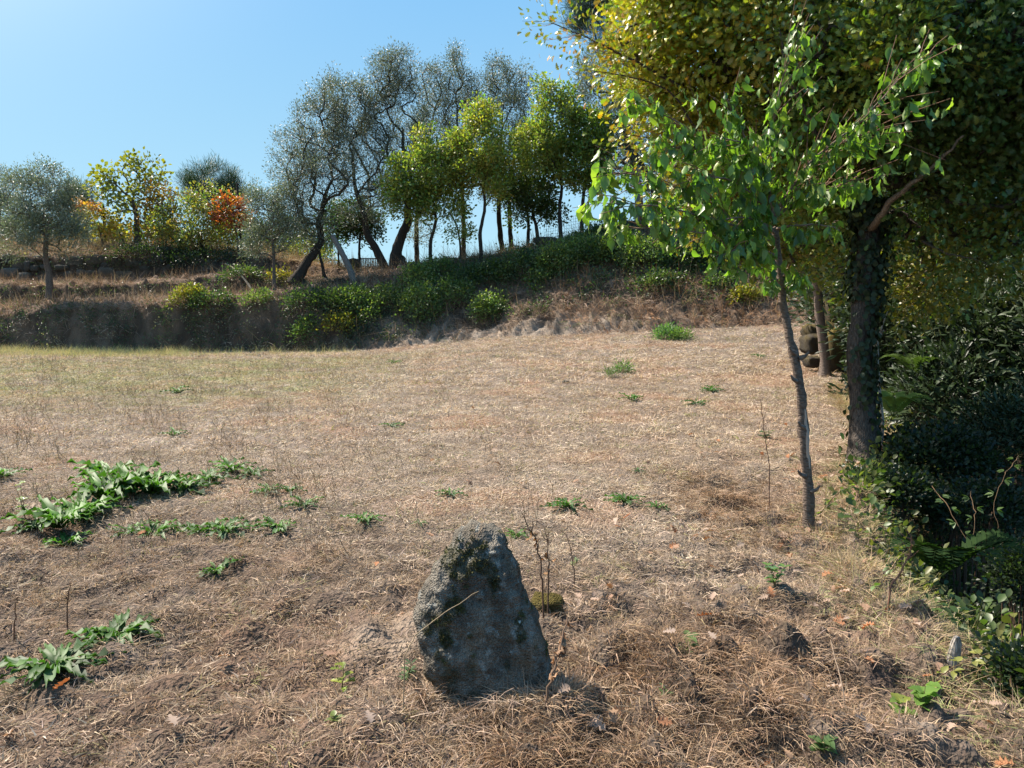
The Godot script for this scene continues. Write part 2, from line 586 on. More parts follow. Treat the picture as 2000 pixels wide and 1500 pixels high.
# ---------------------------------------------------------------- ground
func soil(x: float, d: float) -> Color:
	var big := broad.get_noise_2d(x * 0.35 + 70.0, d * 0.35)
	var mid := patch.get_noise_2d(x * 1.1, d * 1.1)
	var small := fine.get_noise_2d(x * 4.0 + 7.0, d * 4.0)
	var c := Color(0.17, 0.13, 0.1).lerp(Color(0.3, 0.24, 0.195), clampf(0.5 + 0.9 * mid + 0.3 * small, 0, 1))
	if seg < 3:
		var green := smoothstep(-1.0, -7.0, x) * smoothstep(12.0, 17.0, d) * (1.0 - smoothstep(23.0, 25.5, d))
		c = c.lerp(Color(0.26, 0.25, 0.12), clampf(green * (0.65 + 1.2 * big), 0, 0.8))
		c = c.lerp(Color(0.36, 0.2, 0.12), clampf(0.6 * smoothstep(0.1, 0.5, big), 0, 0.5))
		var bare := exp(-((x + 0.62) ** 2 / 0.06 + (d - 3.75) ** 2 / 0.1))
		c = c.lerp(Color(0.3, 0.235, 0.18), clampf(bare * 1.1, 0, 0.8))
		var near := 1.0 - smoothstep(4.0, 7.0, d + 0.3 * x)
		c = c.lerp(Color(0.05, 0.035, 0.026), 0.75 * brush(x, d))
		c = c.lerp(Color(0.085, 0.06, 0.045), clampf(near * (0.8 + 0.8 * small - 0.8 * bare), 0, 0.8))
	elif seg == 3 or seg == 4:
		var u := x / d
		var sandy := smoothstep(-0.22, -0.1, u) * (1.0 - smoothstep(0.08, 0.3, u)) * (1.0 - smoothstep(0.35, 0.9, seg_f if seg == 3 else 1.0))
		c = Color(0.1, 0.07, 0.05).lerp(Color(0.24, 0.165, 0.115), clampf(0.5 + mid + 0.5 * small, 0, 1))  # bank soil, its dark end painted in for the shaded face
		c = c.lerp(Color(0.42, 0.335, 0.26), clampf(sandy * (0.9 + 0.8 * mid), 0, 1))
		if u < -0.2 and seg == 4: c = c.lerp(Color(0.32, 0.22, 0.16), 0.7)
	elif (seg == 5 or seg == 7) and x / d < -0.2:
		c = Color(0.075, 0.052, 0.038).lerp(Color(0.16, 0.11, 0.08), clampf(0.5 + mid + small, 0, 1))  # step and wall faces: their shadow is put into the soil colour
	elif seg < 9:
		c = Color(0.34, 0.24, 0.175).lerp(Color(0.15, 0.1, 0.07), clampf(0.5 + mid + small, 0, 1))
	else:
		c = Color(0.24, 0.19, 0.1)
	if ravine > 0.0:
		c = c.lerp(Color(0.035, 0.026, 0.018), smoothstep(-0.1, 0.6, ravine) * (1.0 - smoothstep(18.0, 22.0, d)))  # gully shade painted as near-black soil
	return c

func make_ground() -> void:
	var m := Mesher.new()
	var angles := PackedFloat32Array()
	var a := -0.86
	while a < 0.86:
		angles.append(a)
		a += 0.0031
	while a < TAU - 0.86:
		angles.append(a)
		a += 0.09
	var rings := PackedFloat32Array()
	var r := 0.45
	while r < 46.0:
		rings.append(r)
		r += r * 0.0125 if r < 20.0 else (0.075 if r < 37.0 else 0.3)
	while r < 500.0:
		rings.append(r)
		r *= 1.22
	rings.append(900.0)
	var cols := angles.size()
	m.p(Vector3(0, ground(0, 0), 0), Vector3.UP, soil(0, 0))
	for k in rings.size():
		for j in cols:
			var x := rings[k] * sin(angles[j])
			var d := rings[k] * cos(angles[j])
			var y := ground(x, d)
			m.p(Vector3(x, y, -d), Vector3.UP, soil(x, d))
	for j in cols: m.t(0, 1 + (j + 1) % cols, 1 + j) if false else m.t(0, 1 + j, 1 + (j + 1) % cols)
	for k in rings.size() - 1:
		for j in cols:
			var p := 1 + k * cols + j
			var q := 1 + k * cols + (j + 1) % cols
			m.t(p, p + cols, q); m.t(q, p + cols, q + cols)
	m.smooth_normals()
	var o := part("ground", m.mesh(), M.ground, self)
	o.set_meta("kind", "structure")
	tag(o, "sloping field of dry mown grass and bare brown terraces behind it", "ground")

# ---------------------------------------------------------------- grass
func tuft(blades: int, radius: float, tall: float, width: float, flat: float, bend: float) -> ArrayMesh:
	var m := Mesher.new()
	for k in blades:
		var a := rng.randf() * TAU
		var at := Vector3(cos(a), 0, sin(a)) * radius * sqrt(rng.randf())
		var out := Vector3(cos(a + rng.randf_range(-1.5, 1.5)), 0, sin(a + rng.randf_range(-1.5, 1.5)))
		var dir := (out * flat * rng.randf_range(0.4, 1.6) + Vector3(0, 1, 0) * rng.randf_range(0.25, 1.0)).normalized()
		if rng.randf() < flat * 0.35:
			dir = (out + Vector3(0, rng.randf_range(-0.05, 0.25), 0)).normalized()
			at.y = rng.randf() * tall * 0.35
		var side := dir.cross(Vector3.UP)
		side = side.normalized() if side.length() > 0.1 else Vector3.RIGHT
		side = side.rotated(dir, rng.randf_range(-0.9, 0.9))
		var nor := side.cross(dir)
		var h := tall * rng.randf_range(0.45, 1.25)
		var w := width * rng.randf_range(0.6, 1.3)
		var t := rng.randf_range(0.45, 1.3)
		var col := Color(t, t * rng.randf_range(0.93, 1.04), t * rng.randf_range(0.85, 1.1))
		var d2 := dir
		var pos := at
		var base := m.v.size()
		for s in 4:
			var ww := w * (1.0 - s / 3.6)
			m.p(pos - side * ww * 0.5, nor, col); m.p(pos + side * ww * 0.5, nor, col)
			pos += d2 * h / 3.0
			d2 = (d2 + (out - Vector3.UP * 0.7) * bend * rng.randf_range(0.1, 0.6) + rv() * 0.12).normalized()
		for s in 3:
			m.t(base + s * 2, base + s * 2 + 2, base + s * 2 + 1); m.t(base + s * 2 + 1, base + s * 2 + 2, base + s * 2 + 3)
	return m.mesh()

func tilt(n: Vector3, yaw: float, s: float, sy: float) -> Basis:
	var y := n.lerp(Vector3.UP, 0.4).normalized()
	var x := y.cross(Vector3(sin(yaw), 0, cos(yaw))).normalized()
	return Basis(x * s, y * sy, x.cross(y) * s)

func straw_tone(x: float, d: float) -> Color:
	var a := broad.get_noise_2d(x * 0.5 + 70.0, d * 0.5)
	var b := patch.get_noise_2d(x * 1.3 + 20.0, d * 1.3)
	b += 0.5 * patch.get_noise_2d(x * 0.35 + d * 0.3, d * 2.2 - x * 0.5)
	var c := Color(0.53, 0.415, 0.31).lerp(Color(0.8, 0.655, 0.51), clampf(0.5 + 0.8 * b + rng.randf_range(-0.4, 0.4), 0, 1))
	c = c.lerp(Color(0.56, 0.4, 0.3), clampf(smoothstep(0.1, 0.45, a) * 0.6 + rng.randf_range(-0.2, 0.15), 0, 0.7))
	var green := smoothstep(-0.5, -6.5, x) * smoothstep(10.0, 16.0, d) * (1.0 - smoothstep(23.5, 25.0, d))
	c = c.lerp(Color(0.36, 0.38, 0.16), clampf(green * (0.5 + b * 1.4) + rng.randf_range(-0.2, 0.2), 0, 0.85))
	if rng.randf() < 0.05: c = Color(0.3, 0.32, 0.12)
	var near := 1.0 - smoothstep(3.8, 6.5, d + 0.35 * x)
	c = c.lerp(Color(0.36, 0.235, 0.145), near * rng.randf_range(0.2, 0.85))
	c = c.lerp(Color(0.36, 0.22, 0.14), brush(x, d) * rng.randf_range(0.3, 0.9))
	return c * rng.randf_range(0.62, 1.15)

func make_grass() -> void:
	var short: Array = []
	var matted: Array = []
	var long_: Array = []
	for k in 3:
		short.append(tuft(10, 0.075, 0.055, 0.0055, 0.9, 0.4))
		matted.append(tuft(26, 0.08, 0.09, 0.0034, 0.95, 1.5))
		long_.append(tuft(14, 0.07, 0.2, 0.004, 0.35, 0.5))
	var bags: Array = []
	for k in 9: bags.append(Scatter.new())
	# the mown field, thinning with distance as it does on a slope cut short
	var bands: Array = [[1.0, 3.0, 900.0, 1.0], [3.0, 5.5, 620.0, 1.05], [5.5, 9.0, 330.0, 1.25], [9.0, 15.0, 150.0, 1.7], [15.0, 28.0, 60.0, 2.6]]
	for bd in bands:
		var area: float = 0.82 * (bd[1] * bd[1] - bd[0] * bd[0])
		for k in int(area * bd[2]):
			var d := sqrt(rng.randf_range(bd[0] * bd[0], bd[1] * bd[1]))
			var x := d * rng.randf_range(-0.82, 0.82)
			var h := ground(x, d)
			if seg >= 3 or ravine > 0.45: continue
			var bare := exp(-((x + 0.62) ** 2 / 0.06 + (d - 3.75) ** 2 / 0.1))
			if rng.randf() < bare * 0.8: continue
			var gap := fine.get_noise_2d(x * 3.1 + 50.0, d * 3.1)
			if brush(x, d) < 0.25 and rng.randf() < smoothstep(0.0, 0.45, gap) * (0.5 + 0.4 * (1.0 - smoothstep(4.0, 7.0, d + 0.35 * x))): continue
			var tone := straw_tone(x, d)
			var s: float = bd[3] * rng.randf_range(0.7, 1.25)
			var lush := smoothstep(-0.15, 0.45, fine.get_noise_2d(x * 2.6, d * 2.6)) * (1.0 - smoothstep(4.0, 7.0, d + 0.35 * x))
			lush = maxf(lush, smoothstep(-1.6, -0.4, ravine) * (1.0 - smoothstep(9.0, 13.0, d)) * 0.7)
			lush = maxf(lush, brush(x, d) * 1.4)
			if rng.randf() < 0.25 + 0.65 * lush and d < 9.0:
				if lush > 0.3: tone = tone.lerp(Color(0.36, 0.24, 0.14), 0.35)
				if ravine > -0.5 and rng.randf() < 0.3: tone = Color(0.34, 0.36, 0.15) * rng.randf_range(0.7, 1.2)
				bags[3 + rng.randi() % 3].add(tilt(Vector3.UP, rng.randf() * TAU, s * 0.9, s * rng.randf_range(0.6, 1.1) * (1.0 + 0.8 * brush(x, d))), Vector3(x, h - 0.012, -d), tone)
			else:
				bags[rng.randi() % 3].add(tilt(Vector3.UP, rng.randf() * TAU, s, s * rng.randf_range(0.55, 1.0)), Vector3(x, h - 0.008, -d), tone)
	# heaped dead brush, thicker than the cut grass round it
	for k in 5200:
		var d := rng.randf_range(2.4, 8.0)
		var x := rng.randf_range(-0.6, 2.6)
		if rng.randf() > brush(x, d): continue
		var h := ground(x, d)
		if ravine > 0.2: continue
		var tone := Color(0.36, 0.22, 0.13).lerp(Color(0.58, 0.44, 0.32), rng.randf() * rng.randf())
		bags[3 + rng.randi() % 3].add(tilt(slope_normal(x, d), rng.randf() * TAU, rng.randf_range(0.9, 1.5), rng.randf_range(0.7, 1.7)), Vector3(x, h - 0.01, -d), tone * rng.randf_range(0.6, 1.15))
	var o: Node3D
	for k in 3:
		o = mass("dry_grass", bags[k], short[k], M.straw, self)
		tag(o, "short dry straw coloured grass mown over the whole field", "grass", "dry grass of the field", "stuff")
	for k in 3:
		o = mass("matted_grass", bags[3 + k], matted[k], M.straw, self)
		tag(o, "matted brown tufts of cut grass in the foreground near the stone", "grass", "matted grass near the stone", "stuff")
	# banks and terraces: longer dead grass hanging over them
	var hang: Array = []
	for k in 3: hang.append(Scatter.new())
	for k in 42000:
		var d := rng.randf_range(21.5, 38.0)
		var x := d * rng.randf_range(-0.8, 0.75)
		var h := ground(x, d)
		if seg < 3 or seg > 8: continue
		var u := x / d
		var keep := 0.75
		if seg == 3 or seg == 4: keep = 0.25 + 0.75 * smoothstep(-0.15, 0.35, patch.get_noise_2d(x * 1.6, d * 1.6)) if u > -0.25 else 0.4
		if u < -0.2:
			keep = [0, 0, 0, 0.22, 0.75, 0.16, 0.75, 0.1, 0.85][seg]
		elif seg == 3 and u < 0.1 and seg_f < 0.8: keep *= 0.55
		if rng.randf() > keep: continue
		var tone := Color(0.62, 0.47, 0.34).lerp(Color(0.17, 0.11, 0.075), rng.randf())
		if u > 0.05 and rng.randf() < 0.4: tone = Color(0.46, 0.26, 0.14)
		if seg >= 8: tone = Color(0.5, 0.37, 0.23)
		if rng.randf() < 0.06: tone = Color(0.25, 0.28, 0.1)
		var n := slope_normal(x, d)
		var s := rng.randf_range(1.0, 3.2) * (1.3 if seg >= 8 else 1.0)
		hang[rng.randi() % 3].add(tilt(n, rng.randf() * TAU, s * 1.5, s), Vector3(x, h - 0.03, -d), tone * rng.randf_range(0.7, 1.15))
	for k in 3:
		o = mass("bank_grass", hang[k], matted[k] if k < 2 else long_[k], M.straw, self)
		tag(o, "dead brown grass and bracken covering the terrace banks", "grass", "dead grass on the banks", "stuff")
	# green fringe at the foot of the left bank
	var green := Scatter.new()
	for k in 6000:
		var u := rng.randf_range(-0.85, -0.2)
		var d := rng.randf_range(24.2, 27.9)
		if rng.randf() > smoothstep(24.0, 27.5, d): continue
		var x := u * d
		var h := ground(x, d)
		if seg >= 3 and seg_f > 0.12: continue
		if u > -0.42 and rng.randf() < 0.8: continue
		if patch.get_noise_2d(x * 0.9, d * 1.7 + 60.0) < -0.05: continue
		var tone := Color(0.42, 0.47, 0.17).lerp(Color(0.6, 0.5, 0.3), rng.randf())
		green.add(tilt(Vector3.UP, rng.randf() * TAU, 2.2, rng.randf_range(0.6, 2.0)), Vector3(x, h - 0.02, -d), tone * rng.randf_range(0.8, 1.3))
	o = mass("green_grass", green, long_[0], M.straw, self)
	tag(o, "pale green uncut grass along the foot of the left bank", "grass", "", "stuff")
	# green and yellow grass where the field falls away on the right
	var rim := Scatter.new()
	for k in 3400:
		var d := rng.randf_range(1.6, 14.0)
		var x := edge_at(d) + rng.randf_range(-0.3, 0.9)
		var h := ground(x, d)
		if fine.get_noise_2d(x * 2.0 + 31.0, d * 2.0) < -0.1: continue
		var tone := Color(0.3, 0.33, 0.12).lerp(Color(0.55, 0.4, 0.26), minf(1.0, rng.randf() * 1.7))
		rim.add(tilt(Vector3.UP, rng.randf() * TAU, 1.0 + d * 0.06, rng.randf_range(0.35, 0.95)), Vector3(x, h - 0.02, -d), tone * rng.randf_range(0.7, 1.1))
	o = mass("rim_grass", rim, long_[1], M.straw, self)
	tag(o, "green and yellow rough grass at the field edge by the cherry trunk", "grass", "", "stuff")
	# thin dead weed stalks standing in the left half of the field
	var sm := Mesher.new()
	for k in 5:
		var at := rv() * 0.16
		at.y = 0
		var line := PackedVector3Array()
		var rad := PackedFloat32Array()
		var lean := rv() * 0.08
		for j in 5:
			line.append(at + Vector3(lean.x * j * 0.4, j * 0.09, lean.z * j * 0.4) + rv() * 0.008); rad.append(0.002 - j * 0.0003)
		tube(sm, line, rad, 3, grey(rng.randf_range(0.6, 1.1)))
		for j in 3:
			var q := line[2 + rng.randi() % 3]
			tube(sm, PackedVector3Array([q, q + rv() * 0.05 + Vector3(0, 0.04, 0)]), PackedFloat32Array([0.0015, 0.0025]), 3, grey(0.8))
	var weeds := Scatter.new()
	for k in 1500:
		var d := rng.randf_range(5.0, 26.0)
		var x := rng.randf_range(-0.75, 0.1) * d
		if rng.randf() < smoothstep(-0.5, 0.05, x / d) * 0.9: continue
		var h := ground(x, d)
		if seg >= 3: continue
		if patch.get_noise_2d(x * 0.7 + 5.0, d * 0.7) < -0.05: continue
		weeds.add(tilt(Vector3.UP, rng.randf() * TAU, rng.randf_range(0.8, 1.8), rng.randf_range(0.3, 0.8)), Vector3(x, h - 0.01, -d), Color(0.24, 0.17, 0.11).lerp(Color(0.44, 0.34, 0.22), rng.randf()))
	o = mass("dead_weeds", weeds, sm.mesh(), M.straw, self)
	tag(o, "thin dead weed stalks standing in the left half of the field", "weeds", "", "stuff")

# ---------------------------------------------------------------- stone, rosettes, small plants
func standing_stone(outline: Array) -> void:
	var pts := PackedVector3Array(outline)
	var mid := Vector3.ZERO
	for q in pts: mid += q
	mid /= pts.size()
	mid.y -= 0.02
	var base := Vector3(mid.x, 0.0, mid.z)
	var root := thing("standing_stone", "upright grey granite boulder with moss and lichen standing in the dry grass", "boulder", base)
	# outline as radius by angle
	var count := 230
	var rings := 78
	var front := 52
	var rad := PackedFloat32Array()
	for k in count:
		var a := TAU * k / count
		var dir := Vector2(cos(a), sin(a))
		var best := 0.3
		for j in pts.size():
			var p := Vector2(pts[j].x - mid.x, pts[j].y - mid.y)
			var q := Vector2(pts[(j + 1) % pts.size()].x - mid.x, pts[(j + 1) % pts.size()].y - mid.y)
			var hit = Geometry2D.segment_intersects_segment(Vector2.ZERO, dir * 3.0, p, q)
			if hit != null: best = hit.length()
		rad.append(best)
	for pass_ in 3:
		var copy := rad.duplicate()
		for k in count: rad[k] = (copy[k] * 2.0 + copy[(k + 1) % count] + copy[(k + count - 1) % count]) / 4.0
	var m := Mesher.new()
	var n3 := FastNoiseLite.new()
	n3.seed = 77; n3.frequency = 1.0; n3.fractal_octaves = 4
	for r in rings + 1:
		var s := float(r) / front if r <= front else 1.0 - float(r - front) / (rings - front)
		var z := 0.12 * pow(1.0 - pow(s, 5.0), 0.6) if r <= front else -0.3 * pow(1.0 - pow(s, 3.0), 0.6)
		for k in count:
			var a := TAU * k / count
			var y := sin(a) * rad[k] * s
			var q := Vector3(cos(a) * rad[k] * s, y + mid.y, z - (y + mid.y - 0.3) * 0.32)
			var top := smoothstep(0.35, 0.62, q.y)
			var nz := n3.get_noise_3dv(q * 5.0) * 0.034 + n3.get_noise_3dv(q * 16.0) * (0.008 + 0.014 * top) + absf(n3.get_noise_3dv(q * 34.0)) * 0.008
			var out := Vector3(cos(a) * pow(s, 4.0), sin(a) * pow(s, 4.0), signf(z) * (1.02 - pow(s, 6.0))).normalized()
			q += out * nz
			var g := 0.5 + 0.5 * n3.get_noise_3dv(q * 7.0 + Vector3(5, 0, 0))
			var col := Color(0.15, 0.13, 0.105).lerp(Color(0.32, 0.285, 0.235), smoothstep(0.2, 0.8, g))
			var rust := smoothstep(0.1, 0.5, n3.get_noise_3dv(q * 4.0 + Vector3(0, 9, 0)))
			col = col.lerp(Color(0.26, 0.18, 0.115), rust * 0.7)
			var lich := smoothstep(0.28, 0.4, n3.get_noise_3dv(q * 14.0 + Vector3(0, 0, 30)))
			col = col.lerp(Color(0.42, 0.42, 0.38), lich * 0.7)
			var ms := smoothstep(0.12, 0.4, n3.get_noise_3dv(q * 5.5 + Vector3(40, 0, 0)) + 0.35 * exp(-((q.x + 0.13) ** 2) / 0.015) - 0.1)
			col = col.lerp(Color(0.1, 0.095, 0.05), ms * 0.6)
			m.p(q, out, col)
	for r in rings:
		for k in count:
			var p := r * count + k
			var q := r * count + (k + 1) % count
			m.t(p, q, p + count); m.t(q, q + count, p + count)
	m.smooth_normals()
	for k in count:
		m.n[k] = Vector3(0, 0.3, 1).normalized()
		m.n[rings * count + k] = Vector3(0, -0.3, -1).normalized()
	part("rock", m.mesh(), M.stone, root)
	# moss cushions and lichen discs sit on the rock
	var tm := Mesher.new()
	for k in 16:
		var q := rv()
		q.y = absf(q.y)
		leaf(tm, Vector3(q.x, 0, q.z) * 0.008, q, Vector3.UP.cross(q) + Vector3(0.1, 0, 0.2), 0.011, 0.006, shp(DIAMOND), 0.2, 0.3, grey(rng.randf_range(0.5, 1.2)))
	var cushions := Scatter.new()
	var lichen := Scatter.new()
	for k in m.v.size():
		var r := k / count
		if r > front or r < 2: continue
		var q := m.v[k]
		if q.y < 0.1: continue
		var w := n3.get_noise_3dv(q * 5.5 + Vector3(40, 0, 0)) + 0.45 * exp(-((q.x + 0.11 - 0.1 * (q.y - 0.4)) ** 2) / 0.006) * smoothstep(0.15, 0.3, q.y) + 0.25 * smoothstep(0.5, 0.6, q.y) - 0.12
		if w > 0.16 and rng.randf() < clampf((w - 0.16) * 0.9, 0.03, 0.22) * (1.0 + fine.get_noise_3dv(q * 18.0)):
			cushions.add(turned(m.n[k], rng.randf() * TAU, rng.randf_range(0.4, 1.15)), q, Color(0.17, 0.15, 0.055).lerp(Color(0.1, 0.11, 0.045), rng.randf()))
	mass("moss", cushions, tm.mesh(), M.moss, root)
	var lm := Mesher.new()
	var c0 := lm.p(Vector3(0, 0.0015, 0), Vector3.UP, grey(1.0))
	for k in 12: lm.p(Vector3(cos(TAU * k / 12), 0, sin(TAU * k / 12)) * 0.022 * (1.0 + 0.12 * sin(k * 1.1) + 0.08 * sin(k * 2.3 + 1.0)), (Vector3(cos(TAU * k / 12), 1.4, sin(TAU * k / 12))).normalized(), grey(0.85))
	for k in 12: lm.t(c0, c0 + 1 + k, c0 + 1 + (k + 1) % 12)
	var lmesh := lm.mesh()
	for spot in [Vector2(0.16, 0.33)]:
		var best := -1
		var far := 9.0
		for k in range(count * 3, count * (front - 8)):
			var e := Vector2(m.v[k].x, m.v[k].y).distance_squared_to(spot)
			if e < far: far = e; best = k
		var lo := part("lichen", lmesh, M.lichen, root, m.v[best] + m.n[best] * 0.001, turned(m.n[best], rng.randf() * TAU, rng.randf_range(0.3, 0.7)))

func boulder(m: Mesher, at: Vector3, size: Vector3, seed_: float, col: Color, moss: Color, amount: float, sides := 14) -> void:
	var first := m.v.size()
	var rows := sides / 2 + 1
	for r in rows + 1:
		var f := PI * r / rows
		for k in sides:
			var a := TAU * k / sides
			var q := Vector3(sin(f) * cos(a), cos(f), sin(f) * sin(a))
			var b := Vector3(signf(q.x) * pow(absf(q.x), 0.6), signf(q.y) * pow(absf(q.y), 0.6), signf(q.z) * pow(absf(q.z), 0.6))
			var z := 1.0 + 0.22 * fine.get_noise_3dv(b * 1.3 + Vector3(seed_ * 7.0, 0, 0)) + 0.08 * fine.get_noise_3dv(b * 4.0 + Vector3(0, seed_ * 5.0, 0))
			var w := clampf(amount * (0.5 + 0.7 * q.y) + 0.6 * fine.get_noise_3dv(b * 2.2 + Vector3(0, 0, seed_ * 3.0)), 0, 1)
			m.p(at + b * size * z, q, col.lerp(moss, w))
	for r in rows:
		for k in sides:
			var p := first + r * sides + k
			var q := first + r * sides + (k + 1) % sides
			m.t(p, p + sides, q); m.t(q, p + sides, q + sides)
	m.smooth_normals()

var rosette_leaves: Array = []
func rosette_mesh(stand: float, tint: Color) -> ArrayMesh:
	var m := Mesher.new()
	var s := PackedFloat32Array([0.05, 0.07, 0.16, 0.32, 0.44, 0.5, 0.47, 0.38, 0.24, 0.1, 0.0])
	var t := rng.randf_range(0.65, 1.35)
	leaf(m, Vector3.ZERO, Vector3(0, stand, 1.0), Vector3(0, 1.0, -stand), 1.0, 0.155 * rng.randf_range(0.8, 1.2), s, rng.randf_range(0.25, 0.6), rng.randf_range(0.35, 1.0) + stand * 0.4, tint * t, 0.5)
	return m.mesh()

func rosette(at: Vector3, leaves: int, length: float, stand: int, label: String, group := "") -> void:
	var base := on_ground(at.x, -at.z, 0.005)
	var o := thing("rosette_weed", label, "weed", base, group)
	for k in leaves:
		var f := (k + 0.5) / leaves
		var level := clampi(int(f * 4.0) + stand, 0, 5)
		var z := length * rng.randf_range(0.7, 1.1) * (1.0 - 0.35 * f * f)
		part("leaf", rosette_leaves[level * 4 + rng.randi() % 4], M.leaf_rosette, o, Vector3(rng.randf_range(-0.1, 0.1) * length, 0, rng.randf_range(-0.1, 0.1) * length), Basis(Vector3.UP, k * 2.4 + rng.randf_range(-0.4, 0.4)) * Basis.from_scale(Vector3(z, z, z)))

func stalk(called: String, label: String, pts: Array, r: float, col: Color, twigs: int, leaves: int, group := "", lf := Color(0.25, 0.15, 0.08)) -> void:
	var base: Vector3 = pts[0]
	base.y = ground(base.x, -base.z) - 0.02
	var o := thing(called, label, "dead stalk", base, group)
	var m := Mesher.new()
	var line := PackedVector3Array()
	var rad := PackedFloat32Array()
	for k in pts.size() - 1:
		for j in 5:
			line.append(pts[k].lerp(pts[k + 1], j / 5.0) - base + rv() * r * 1.3)
	line.append(pts[pts.size() - 1] - base)
	line[0] = Vector3.ZERO
	for k in line.size(): rad.append(lerpf(r, r * 0.4, float(k) / line.size()))
	tube(m, line, rad, 5, col)
	for k in twigs:
		var q := line[rng.randi_range(line.size() / 3, line.size() - 1)]
		var e := q + rv() * 0.07 + Vector3(0, 0.04, 0)
		tube(m, PackedVector3Array([q, q.lerp(e, 0.5) + rv() * 0.01, e]), PackedFloat32Array([r * 0.5, r * 0.4, r * 0.3]), 4, col)
	part("stem", m.mesh(), M.straw, o)
	for k in leaves:
		var lm := Mesher.new()
		var q := line[rng.randi_range(2, line.size() - 1)]
		leaf(lm, q, rv() * 0.6 + Vector3(0, -0.7, 0), rv(), rng.randf_range(0.04, 0.075), 0.022, shp(OVATE), 0.6, 2.0, lf * rng.randf_range(0.7, 1.3), 0.3)
		part("leaf", lm.mesh(), M.dead_leaf, o)

func seedling(called: String, label: String, at: Vector3, tall: float, leaves: int, length: float, width: float, shape: Array[float], tones: Array, category := "seedling", hang := 0.2, group := "") -> void:
	var base := on_ground(at.x, -at.z, -0.01)
	var o := thing(called, label, category, base, group)
	var m := Mesher.new()
	var shoots := maxi(1, leaves / 9)
	var lines: Array = []
	for s in shoots:
		var lean := rv() * (0.12 if shoots == 1 else 0.5) * tall
		var line := PackedVector3Array()
		var rad := PackedFloat32Array()
		for k in 6:
			line.append(Vector3(lean.x, 0, lean.z) * pow(k / 5.0, 1.5) + Vector3(0, tall * rng.randf_range(0.75, 1.0) * k / 5.0, 0)); rad.append(0.004 - 0.0005 * k)
		tube(m, line, rad, 4, Color(0.17, 0.13, 0.06))
		lines.append(line)
	part("stem", m.mesh(), M.bark_thin, o)
	for k in leaves:
		var line: PackedVector3Array = lines[k % shoots]
		var q := line[rng.randi_range(1, 5)]
		var a := rng.randf() * TAU
		var dir := Vector3(cos(a), 0.5 - hang, sin(a))
		var lm := Mesher.new()
		leaf(lm, q, dir, Vector3(0, 1, 0), length * rng.randf_range(0.7, 1.1), width, shp(shape), 0.35, rng.randf_range(0.1, 0.7), tones[rng.randi() % tones.size()] * rng.randf_range(0.8, 1.2), 0.08)
		part("leaf", lm.mesh(), M.leaf, o)

# An arching bramble cane whose leaves are parts.
func cane(label: String, pts: Array, leaves: int, tone: Color, size := 0.05) -> void:
	var base: Vector3 = pts[0]
	var o := thing("bramble_cane", label, "bramble", base, "")
	var c := Curve3D.new()
	for q in pts: c.add_point(q - base)
	var m := Mesher.new()
	var line := PackedVector3Array()
	var rad := PackedFloat32Array()
	var total := c.get_baked_length()
	for k in 20:
		line.append(c.sample_baked(total * k / 19.0, true) + rv() * 0.008); rad.append(0.0032 - 0.0001 * k)
	tube(m, line, rad, 5, Color(0.13, 0.085, 0.05))
	part("stem", m.mesh(), M.bark_thin, o)
	for k in leaves:
		var f := (k / 3 + 0.7) / (leaves / 3 + 0.7)
		var q := c.sample_baked(total * f, true)
		var t := (c.sample_baked(total * minf(f + 0.03, 1.0), true) - q).normalized() + Vector3(0.001, 0, 0)
		var side := t.cross(Vector3.UP).normalized() * (1.0 if (k / 3) % 2 == 0 else -1.0)
		var dir := side + t * 0.5 + Vector3(0, 0.15, 0) + (t * (k % 3 - 1)) * 1.1
		var lm := Mesher.new()
		leaf(lm, q + side * 0.02, dir, Vector3(0, 1, 0) + rv() * 0.5, size * rng.randf_range(0.8, 1.2), size * 0.62, shp(OVATE), 0.3, 0.4, tone * rng.randf_range(0.8, 1.25))
		part("leaf", lm.mesh(), M.leaf, o)

func fern(label: String, at: Vector3, fronds: int, length: float, tone: Color, face := 0.0, arc := TAU) -> void:
	var o := thing("fern", label, "fern", at, "")
	for k in fronds:
		var m := Mesher.new()
		var a := face + arc * (k + 0.5) / fronds - arc * 0.5 + rng.randf_range(-0.2, 0.2)
		var out := Vector3(sin(a), 0, cos(a))
		var line := PackedVector3Array()
		var rad := PackedFloat32Array()
		for j in 13:
			var f := j / 12.0
			line.append((out * f * 0.85 + Vector3(0, sin(f * 2.2) * 0.5, 0)) * length); rad.append(0.004 - 0.0028 * f)
		tube(m, line, rad, 3, tone * 0.8)
		for j in 34:
			var f := 0.12 + 0.86 * j / 34.0
			var q := line[int(f * 12)].lerp(line[mini(12, int(f * 12) + 1)], f * 12 - int(f * 12))
			var t := (line[mini(12, int(f * 12) + 1)] - line[int(f * 12)]).normalized()
			var side := t.cross(Vector3.UP).normalized() * (1.0 if j % 2 else -1.0)
			var z := length * 0.26 * sin(PI * pow(f, 0.75)) + 0.01
			leaf(m, q, side + t * 0.4, t.cross(side) * (1.0 if j % 2 else -1.0), z, z * 0.28, shp(LANCE), 0.1, 0.5, tone * rng.randf_range(0.85, 1.15))
		part("frond", m.mesh(), M.leaf_dull, o)

